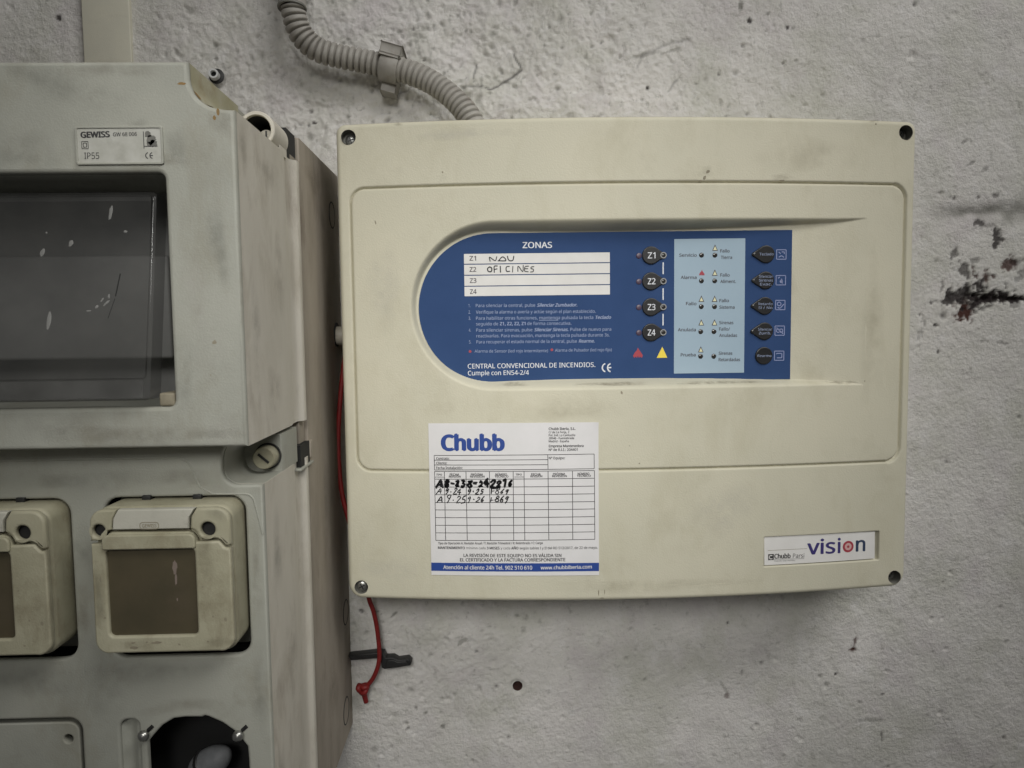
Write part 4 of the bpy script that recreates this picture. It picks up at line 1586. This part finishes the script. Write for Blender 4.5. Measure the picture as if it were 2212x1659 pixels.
def build_socket():
    """hooded socket: base block, hinge cap on top with two screw wells, hinged lid with a brown pane"""
    yb, yf = DL - 9, 206.0
    x0, x1, z0, z1 = -83.4, -22.6, 28.5, 93.6
    so = plate('socket_outlet', rrect(x0 + .6, z0 - 1.5, x1, z1, 6), [], yb - 6, yf - 3.5, M['beige'], gbox, 2.5, 35, 4)
    plate('socket_base', rrect(-85.8, 19.4, -21.9, 94.4, 6.5), [], yb - 10, yb - 4, M['grey'], so, .4)
    # seam line between cap and lid, left to right
    seam = [(x0, 78.6), (-78.6, 78.8), (-77.4, 81.2), (-75.6, 83.2), (-73.6, 83.6)]
    arch = [(-40.6, 83.4), (-38.6, 82.6), (-37.2, 80.6), (-36.6, 78.8)]
    tail = [(-27.6, 79.0), (-26.3, 77.4), (-25.0, 75.9), (-23.6, 75.6), (x1, 76.2)]
    # cap: three pieces in one moulding (left ear, raised middle, right ear)
    g = .6
    left = [(x0, 79.4)] + [(x, z + g) for x, z in seam[1:]] + [(-73.9, 84.6), (-73.2, 89.5), (-71.0, z1 - .4)] + \
           [(x0 + 6 - 6 * math.sin(t), z1 - 6 + 6 * math.cos(t) - .4) for t in np.linspace(.0, 1.57, 7)]
    plate('hinge_cap_ear', left[::-1], [circle(-79.6, 83.8, 2.8, 24)], yf - 3.6, yf, M['beige'], so, 1.1, 35, 3)
    right = [(-39.9, 84.2)] + [(x + g, z + g) for x, z in arch[1:]] + [(x, z + g) for x, z in tail] + \
            [(x1 - 6 + 6 * math.sin(t), z1 - 6 + 6 * math.cos(t) - .4) for t in np.linspace(1.57, .0, 7)] + [(-36.9, z1 - .4), (-39.4, 89.5)]
    plate('hinge_cap_ear', right[::-1], [circle(-32.4, 83.6, 3.2, 24)], yf - 3.6, yf, M['beige'], so, 1.1, 35, 3)
    pad = rrect(-38.0, 80.2, -26.3, 91.6, (.8, 1.2, 3, 2.2))
    mid = [(-73.4, 84.3), (-40.5, 84.3), (-40.2, 89.4), (-37.6, z1 - .5), (-70.6, z1 - .5), (-72.8, 89.4)]
    plate('hinge_cap', mid, [], yf - 3.6, yf + .5, M['pale_beige'], so, .6)
    p = Print()
    lg = rrect(-61.3, 83.9 + .6, -53.2, 87.4, 1.2, 4)
    p.line(lg + [lg[0]], .35)
    p.text([('GEWISS', .03, 0)], (-60.4, 85.2), (-54.1, 85.2), 1.5)
    p.build('maker_mark', M['grime'], so, lambda x, z: x * 0 + yf + .5, .06)
    for hx, hz in ((-79.7, 83.9), (-32.6, 83.0)):
        lathe('screw_well', [(3.6, -.7), (3.6, -3.4), (.01, -3.4)], (hx, -yf, hz), (0, -1, 0), M['black'], so, 28)
    # lid
    lidp = [(x0 + 7, z0 + .2), (x1 - 7, z0 + .2)] + [(x1 - 6 + 6 * math.sin(t), z0 + 6 - 6 * math.cos(t)) for t in np.linspace(.1, 1.57, 7)] + \
           [(x - .0, z - g) for x, z in tail[::-1]] + [(x - g, z - g) for x, z in arch[::-1]] + [(-73.6, 83.2)] + [(x + g * .5, z - g) for x, z in seam[::-1][1:]] + \
           [(x0 + 6 - 6 * math.sin(t), z0 + 6 - 6 * math.cos(t)) for t in np.linspace(1.57, .1, 7)]
    win = rrect(-77.0, 36.3, -38.4, 75.4, 2.2)
    plate('socket_lid', lidp, [win], yf - 3.6, yf + .2, M['beige'], so, 1.0, 35, 3)
    # rim round the pane, higher at the top
    plate('pane_rim', rrect(-77.9, 75.6, -37.5, 82.2, (1, 1, 3, 3)), [], yf - .5, yf + 1.5, M['beige'], so, .7)
    plate('pane', rrect(-77.2, 36.1, -38.2, 75.6, 2), [], yf - 3.2, yf - 1.6, M['pane'], so, .3)
    p = Print()
    for x, z, rx, rz in ((-48.0, 66.5, 1.1, 3.6), (-47.7, 61, .55, 3.0), (-47.5, 52, .35, .9)):
        p.poly([(x + rx * math.cos(t) * rng.uniform(.7, 1.15), z + rz * math.sin(t) * rng.uniform(.7, 1.1)) for t in np.linspace(0, 6.1, 14)])
    p.build('pane_smear', mk('pane_smear', (0.19, 0.15, 0.125), .6), so, lambda x, z: x * 0 + yf - 1.6, .05)
    p = Print()
    for x, z, rx, rz in ((-60.9, 33.6, .5, .5), (-56.5, 33.2, 2.4, .7), (-46.8, 32.2, .6, .6), (-35.5, 58.0, .4, .4), (-26.0, 43.0, .8, 1.1), (-34.2, 33.2, .6, .5),
                         (-79.6, 62.4, .5, 1.6), (-78.5, 45.0, .5, .5), (-66.5, 31.2, 1.8, .8), (-66.8, 33.4, 1.0, .5), (-31.5, 44.5, .4, .6)):
        p.poly([(x + rx * math.cos(t) * rng.uniform(.6, 1.15), z + rz * math.sin(t) * rng.uniform(.6, 1.1)) for t in np.linspace(0, 6.1, 14)])
    p.build('grime_speck', M['grime'], so, lambda x, z: x * 0 + yf + .2, .05)
    # small clips at the top of the opening
    for x in (-66.0, -43.0):
        box('clip', x - 2.0, x + 2.0, -(DL + 1.2), -(DL - 3), 93.2, 95.6, M['black'], so, .3)
    return so


build_box()

# ================================================================== things on and beside the wall
# flexible conduit
path_px = [(633, 14, 20), (637, 40, 19), (652, 76, 17), (684, 106, 15), (735, 122, 14), (790, 133, 14), (845, 146, 15), (895, 160, 17),
           (938, 181, 20), (974, 208, 24), (1003, 238, 28), (1025, 275, 32), (1035, 310, 34)]
P3 = []
for x, y, d in path_px:
    a, b = at(x, y, -d / 1000)
    P3.append((a / 1000, -d / 1000, b / 1000))
cen, L = spline(P3, 2)
pitch = .0042
nr = int(L / pitch)
cen, L = spline(P3, nr * 12 + 1)
ph = (np.arange(nr * 12 + 1) % 12) / 12.0
rad = .0080 - .0022 * np.exp(-((ph - .5) / .15) ** 2) + .0002 * np.sin(np.arange(nr * 12 + 1) * .031)
cond = tube('corrugated_conduit', cen, rad, M['conduit'], None, 28)
tag(cond, 'dusty grey corrugated flexible conduit curving down behind the top of the cream panel', 'conduit')
# rigid pipe it comes from
a, b = at(631, 18, -.020)
pipe = empty('rigid_pipe', (a / 1000, -.02, b / 1000), 'smooth grey rigid pipe end at the top edge, feeding the corrugated conduit', 'pipe')
lathe('pipe_wall', [(7.6, 0), (8.9, 0), (9.0, 1.0), (9.0, 120), (7.6, 120), (7.6, 0)], (a, -20, b), (.0, .12, 1), M['conduit'], pipe, 36)
lathe('pipe_lip', [(8.7, -.6), (9.4, -.3), (9.5, .6), (9.2, 1.2)], (a, -20, b), (.0, .12, 1), M['recess'], pipe, 36)

# conduit clip
i = int(np.argmin(np.linalg.norm(cen - np.array(P3[6]), axis=1)))
c0 = Vector(cen[i])
tg = Vector(cen[i + 12] - cen[i - 12]).normalized()
clip = empty('conduit_clip', (c0.x, 0, c0.z), 'grey plastic saddle clip gripping the middle of the corrugated conduit', 'clip')
lathe('collar', [(8.4, -6.2), (9.6, -6.2), (10.0, -5.6), (10.0, 5.6), (9.6, 6.2), (8.4, 6.2)], c0 * 1000, tg, M['conduit'], clip, 40)


def local_box(name, u0, u1, y0, y1, w0, w1, mat, parent, bev=.5):
    """block in the clip's own frame: u along the conduit, w across it, y off the wall (mm)"""
    u = Vector((tg.x, 0, tg.z)).normalized()
    w = Vector((-u.z, 0, u.x))
    bm = bmesh.new()
    bmesh.ops.create_cube(bm, size=1)
    for v in bm.verts:
        a_, b_, c_ = u0 + (v.co.x + .5) * (u1 - u0), y0 + (v.co.y + .5) * (y1 - y0), w0 + (v.co.z + .5) * (w1 - w0)
        p_ = Vector((c0.x, 0, c0.z)) + u * (a_ / 1000) + w * (c_ / 1000)
        p_.y = -b_ / 1000
        v.co = p_
    bmesh.ops.bevel(bm, geom=bm.edges[:], offset=bev / 1000, segments=2, profile=.5, affect='EDGES')
    bmesh.ops.recalc_face_normals(bm, faces=bm.faces[:])
    me = bpy.data.meshes.new(name)
    bm.to_mesh(me)
    bm.free()
    finish(me, 40)
    return link(name, me, mat, parent)


local_box('catch', -8.2, 5.6, 3, 23.5, 5.0, 12.4, M['conduit'], clip, .9)
local_box('catch_lip', -7.8, 5.2, 18, 25.0, 3.8, 5.6, M['conduit'], clip, .5)
local_box('foot', -4.0, 6.0, 0, 13, -15.5, -6.0, M['conduit'], clip, .8)

# flat trunking at the upper left
tr = empty('cable_trunking', (-0.165, 0, 0.33), 'cream flat cable trunking running up the wall above the grey box', 'trunking')
box('trunking_base', -180.5, -149.8, -1.6, 3, 240, 460, M['trunk'], tr, .4)
box('trunking_cover', -181.2, -149.2, -3.2, -1.4, 240, 460, M['trunk'], tr, .7)

# wall plug
a, b = at(461, 160, -.006)
pl = empty('wall_plug', (a / 1000, 0, b / 1000), 'small white hollow wall plug in the plaster above the grey box corner', 'wall plug')
lathe('sleeve', [(3.0, -8), (3.4, 3.5), (3.2, 4.2), (2.1, 4.2), (1.9, 3.8), (1.8, -8)], (a - .3, -3, b), (.12, -1, .05), M['plug'], pl, 28)
lathe('hole_rim', [(1.9, 1.5), (.01, 1.5)], (a - .3, -3, b), (.12, -1, .05), M['void'], pl, 24)
lathe('drill_hole', [(5.2, 0), (4.2, .4), (2.6, .5)], (a + .7, -1.9, b - .1), (0, -1, 0), M['black'], pl, 24)

# beige pipe nipple between box and panel
g1 = empty('pipe_nipple', (-0.013, -.0175, .1675), 'short beige pipe nipple joining the grey box side to the cream panel', 'pipe fitting')
lathe('nipple_pipe', [(6.4, -3), (6.4, 26)], (-13, -17.5, 167.0), (1, 0, 0), M['nipple'], g1, 28)
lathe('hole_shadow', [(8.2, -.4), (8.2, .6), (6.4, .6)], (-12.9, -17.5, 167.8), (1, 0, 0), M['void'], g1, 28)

# red cord
rp = []
for x, y, d in [(756, 712, 24), (746, 765, 24), (737, 840, 24), (731, 930, 24), (732, 1000, 24), (738, 1060, 24), (747, 1100, 24), (764, 1160, 24), (785, 1240, 24),
                (798, 1296, 18), (807, 1321, 16), (814.6, 1358, 14), (819.5, 1408, 13), (817, 1437, 13), (807, 1463, 12), (795, 1479, 11), (785, 1486, 10)]:
    a, b = at(x, y, -d / 1000)
    rp.append((a / 1000, -d / 1000, b / 1000))
rc, _ = spline(rp, 120)
cord = empty('red_cord', rp[-1], 'thin red cord with a knotted end hanging out below the cream panel', 'cord')
tube('cord_strand', rc, .0016, M['red'], cord, 14)
kx, kz_ = at(784, 1487, -.011)
kk = []
for t in np.linspace(0, 2 * math.pi * 1.7, 40):
    kk.append(((kx + 3.0 * math.cos(t) * (1 + .12 * math.sin(3 * t))) / 1000, -(11 + 2.0 * math.sin(1.5 * t)) / 1000, (kz_ + 2.1 * math.sin(t) + .8 * math.cos(2 * t)) / 1000))
tube('knot', kk, .0019, M['red'], cord, 12)
ends = []
for x, y, d in [(784, 1489, 11), (787, 1500, 10), (791, 1517, 9)]:
    a, b = at(x, y, -d / 1000)
    ends.append((a / 1000, -d / 1000, b / 1000))
tube('cord_end', ends, [.0018, .0020, .0017], M['red'], cord, 12)

# black latch arm
bp_ = []
for X, Y in [(370, 742), (640, 713), (685, 718), (705, 758), (770, 756), (812, 780), (900, 768), (930, 798), (920, 826), (800, 846), (690, 858), (668, 846), (660, 778), (640, 764), (400, 782)]:
    bp_.append(at((1200 + X * .452) / 1.8228, (2250 + Y * .452) / 1.8228, -.010))
la = empty('black_latch', (.02, 0, -.075), 'black plastic latch arm sticking out of the wall under the cream panel', 'latch')
plate('latch_arm', bp_[::-1], [], 1.0, 9.0, M['black'], la, .7)
pad = [bp_[3], bp_[4], bp_[5], bp_[6], bp_[7], bp_[8], bp_[9], bp_[10], bp_[11]]
cxm, czm = np.mean([p[0] for p in pad]), np.mean([p[1] for p in pad])
plate('latch_pad', [(cxm + (x - cxm) * .8, czm + (z - czm) * .7) for x, z in pad][::-1], [], 8.0, 10.5, M['black'], la, .6)

# cable end inside the open socket seat
cb = empty('cable_end', (-.046, -.165, -.034), 'grey cable end poking out of the dark open socket hole', 'cable')
ex, ez = at(455, 1648, -.172)
pf = [(7.6 * math.sin(t) * (1 + .12 * math.cos(t)), -13.5 * math.cos(t)) for t in np.linspace(.02, 3.12, 26)]
lathe('cable_sheath', pf, (ex, -172, ez), (.80, -.25, .58), M['cable'], cb, 32, 80)
lathe('cable_collar', [(7.4, -3.2), (8.2, -3.0), (8.2, -1.0), (7.6, -.6)], (ex, -172, ez), (.80, -.25, .58), M['black'], cb, 32)


# small scuffs and dirt specks on the cover of the panel
def cov(px, py):
    Y = -.07
    for _ in range(12):
        x, z = at(px, py, Y)
        Y = -S(x) / 1000
    return x, z


for px, py, rx, rz, rot in ((811, 480, .5, 1.5, .2), (1381, 1001, .5, .5, 0), (1360, 963, .4, .3, 0), (1529, 371, 1.6, 1.1, .3), (1522, 384, 1.0, 1.6, -.5),
                            (1514, 390, 1.3, .5, 0), (1689, 390, 1.8, .5, 0), (1892, 268, .6, .7, 0), (1343, 848, .7, 1.2, .4), (1868, 823, .5, .5, 0),
                            (1293, 1281, .35, 2.2, 0), (1306, 1279, .3, 1.8, 0), (956, 372, .5, .7, .5), (1300, 1292, 1.6, .4, 0)):
    x, z = cov(px, py)
    c_, s_ = math.cos(rot), math.sin(rot)
    pr = Print()
    pr.poly([(x + rx * math.cos(t) * rng.uniform(.6, 1.1) * c_ - rz * math.sin(t) * rng.uniform(.6, 1.1) * s_,
              z + rx * math.cos(t) * s_ + rz * math.sin(t) * rng.uniform(.6, 1.1) * c_) for t in np.linspace(0, 6.0, 12)])
    pr.build('dirt_speck', M['grime'], panel, S, .06)


# ------------------------------------------------------------------ old smudges and stains (thin films of dirt, one of them painting the lid's shadow)
def film(name, rgb, amt, scale):
    m = mk(name, rgb, 0.75)
    nt = m.node_tree
    b = nt.nodes['Principled BSDF']
    at_ = nt.nodes.new('ShaderNodeAttribute')
    at_.attribute_name = 'fade'
    tc = nt.nodes.new('ShaderNodeTexCoord')
    n = nt.nodes.new('ShaderNodeTexNoise')
    n.inputs['Scale'].default_value = scale
    n.inputs['Detail'].default_value = 8
    n.inputs['Roughness'].default_value = 0.7
    nt.links.new(tc.outputs['Object'], n.inputs['Vector'])
    r = nt.nodes.new('ShaderNodeMapRange')
    r.inputs['From Min'].default_value = 0.36
    r.inputs['From Max'].default_value = 0.66
    r.inputs['To Max'].default_value = amt
    nt.links.new(n.outputs['Fac'], r.inputs['Value'])
    x = nt.nodes.new('ShaderNodeMath')
    x.operation = 'MULTIPLY'
    nt.links.new(at_.outputs['Fac'], x.inputs[0])
    nt.links.new(r.outputs['Result'], x.inputs[1])
    nt.links.new(x.outputs[0], b.inputs['Alpha'])
    return m


M['film_brown'] = film('brown_dirt_film', (0.15, 0.115, 0.07), 0.27, 70)
M['film_grey'] = film('grey_dirt_shade_film', (0.12, 0.12, 0.10), 0.26, 60)  # grey dirt, and the lid's shadow painted beside the window
M['film_pale'] = film('pale_dust_film', (0.62, 0.60, 0.55), 0.28, 50)
M['film_faint'] = film('faint_dirt_film', (0.30, 0.26, 0.17), 0.22, 50)
M['film_edge'] = film('edge_dirt_film', (0.15, 0.115, 0.07), 0.6, 120)


def smudge(parent, mat, pos, rx, rz, rot=0.0):
    """pos(u, v) -> point in mm; a disc of radius rx, rz fading to its rim"""
    V, F_c, fd = [pos(0, 0)], [], [1.0]
    n = 20
    c, s_ = math.cos(rot), math.sin(rot)
    for k, (rr, fv) in enumerate(((.35, .85), (.7, .4), (1.0, 0.0))):
        for i in range(n):
            t = 2 * math.pi * i / n
            w = 1 + .16 * math.sin(3 * t + rx) + .1 * math.sin(5 * t + rz * 3)
            a, b = rx * rr * w * math.cos(t), rz * rr * w * math.sin(t)
            V.append(pos(a * c - b * s_, a * s_ + b * c))
            fd.append(fv)
    for i in range(n):
        j = (i + 1) % n
        F_c.append((0, 1 + i, 1 + j))
        for k in range(2):
            F_c.append((1 + k * n + i, 1 + (k + 1) * n + i, 1 + (k + 1) * n + j, 1 + k * n + j))
    me = bpy.data.meshes.new('dirt_and_shade_smudge')
    me.from_pydata([(x / 1000, y / 1000, z / 1000) for x, y, z in V], [], F_c)
    me.update()
    a_ = me.attributes.new('fade', 'FLOAT', 'POINT')
    a_.data.foreach_set('value', fd)
    return link('dirt_and_shade_smudge', me, mat, parent)


def on_front(px, py, D):
    x, z = at(px, py, -D / 1000)
    return lambda u, v: (x + u, -(D + .07), z + v)


for px, py, rx, rz, rot, m in ((385, 315, 6, 9, .2, 'film_grey'), (300, 268, 5, 2.5, 0, 'film_grey'), (330, 345, 16, 3.0, 0, 'film_brown'), (480, 262, 6, 7, .4, 'film_brown'),
                               (470, 520, 5, 20, .1, 'film_grey'), (420, 620, 7, 22, .15, 'film_pale'), (455, 760, 9, 16, .1, 'film_pale'), (400, 830, 4, 14, -.15, 'film_grey'),  # last grey patch paints the shadow of the ajar lid
                               (150, 190, 30, 8, -.3, 'film_grey'), (250, 150, 22, 4, 0, 'film_brown'), (60, 330, 16, 9, 0, 'film_grey'), (300, 940, 45, 5, 0, 'film_brown'),
                               (490, 930, 10, 9, 0, 'film_pale'), (120, 925, 25, 7, 0, 'film_grey'), (522, 600, 1.6, 36, 0, 'film_brown'), (440, 190, 6, 8, .8, 'film_brown')):
    smudge(gbox, M[m], on_front(px, py, DU), rx, rz, rot)
for px, py, rx, rz, rot, m in ((182, 1190, 6, 11, .3, 'film_grey'), (180, 1330, 4, 16, 0, 'film_brown'), (200, 1040, 30, 5, 0, 'film_grey'), (400, 1035, 16, 5, -.1, 'film_brown'),
                               (330, 1450, 32, 6, 0, 'film_grey'), (555, 1250, 3, 26, 0, 'film_brown'), (390, 1525, 22, 4, .1, 'film_brown'), (230, 1500, 9, 14, 0, 'film_grey'),
                               (80, 1470, 24, 8, 0, 'film_grey'), (560, 1500, 4, 24, 0, 'film_grey'), (470, 1060, 10, 5, 0, 'film_grey')):
    smudge(gbox, M[m], on_front(px, py, DL), rx, rz, rot)
for px, py, rx, rz, rot, m in ((440, 1200, 5, 12, .1, 'film_brown'), (470, 1390, 9, 3, .2, 'film_brown'), (300, 1393, 12, 2.6, 0, 'film_brown'), (215, 1300, 2.2, 16, 0, 'film_grey'),
                               (470, 1110, 5, 4, 0, 'film_grey'), (110, 1200, 7, 9, 0, 'film_brown'), (105, 1330, 6, 12, 0, 'film_grey'), (130, 1130, 5, 5, 0, 'film_brown')):
    smudge(gbox, M[m], on_front(px, py, 206.2), rx, rz, rot)
# stains down the side of the box
for y, z, ry, rz, m in ((-198, 250, 6, 14, 'film_brown'), (-160, 246, 18, 8, 'film_brown'), (-150, 200, 10, 26, 'film_brown'), (-190, 170, 7, 30, 'film_grey'), (-165, 140, 14, 14, 'film_brown'),
                        (-170, 60, 9, 26, 'film_grey'), (-150, 0, 12, 30, 'film_brown'), (-175, -50, 7, 20, 'film_grey')):
    smudge(gbox, M[m], lambda u, v, y=y, z=z: (XR + .08, y + u, z + v), ry, rz)
for y, z, ry, rz, m in ((-70, 262, 24, 10, 'film_brown'), (-50, 235, 14, 20, 'film_grey'), (-40, 180, 16, 26, 'film_brown'), (-60, 60, 14, 30, 'film_grey'), (-30, 10, 12, 22, 'film_brown'),
                        (-60, -60, 16, 24, 'film_brown')):
    smudge(gbox, M[m], lambda u, v, y=y, z=z: (XR + .28, y + u, z + v), ry, rz)


def cover_at(x, z):
    """height of the panel cover, the long recess included"""
    s_ = abs(z - 184.0) - 51.8 if x > 95.3 else math.hypot(x - 95.3, z - 184.0) - 51.8
    a_ = S(x) - FLOOR(x)
    if s_ < 0 < a_:
        w_ = max(a_ * .40, .05) + 1.3 * min(a_ / 3, 1)
        return FLOOR(x) + a_ * math.cos(math.pi / 2 * min(-s_ / w_, 1))
    return S(x)


for px, py, rx, rz, rot, m in ((1525, 372, 5, 4, .4, 'film_brown'), (1690, 384, 8, 2.5, 0, 'film_brown'), (1110, 831, 10, 1.5, 0, 'film_edge'), (1330, 830, 24, 1.2, 0, 'film_edge'),
                               (1560, 827, 34, 1.1, 0, 'film_edge'), (1820, 826, 12, 1.1, -.05, 'film_edge'), (1700, 600, 9, 18, 0, 'film_faint'), (850, 1230, 24, 9, 0, 'film_pale'),
                               (1750, 335, 40, 12, 0, 'film_faint'), (830, 620, 12, 30, 0, 'film_pale'), (1400, 1265, 70, 5, 0, 'film_faint'), (1000, 290, 40, 4, .02, 'film_pale'),
                               (1885, 720, 9, 50, 0, 'film_faint'), (1230, 885, 34, 8, 0, 'film_faint'), (955, 380, 3.0, 4.0, .2, 'film_grey'), (860, 268, 3, 1.5, 0, 'film_edge'),
                               (1890, 262, 4, 1.4, 0, 'film_edge'), (1560, 1100, 26, 18, .3, 'film_pale')):
    x0_, z0_ = cov(px, py)
    smudge(panel, M[m], lambda u, v, a=x0_, b=z0_: (a + u, -(cover_at(a + u, b + v) + .08), b + v), rx, rz, rot)
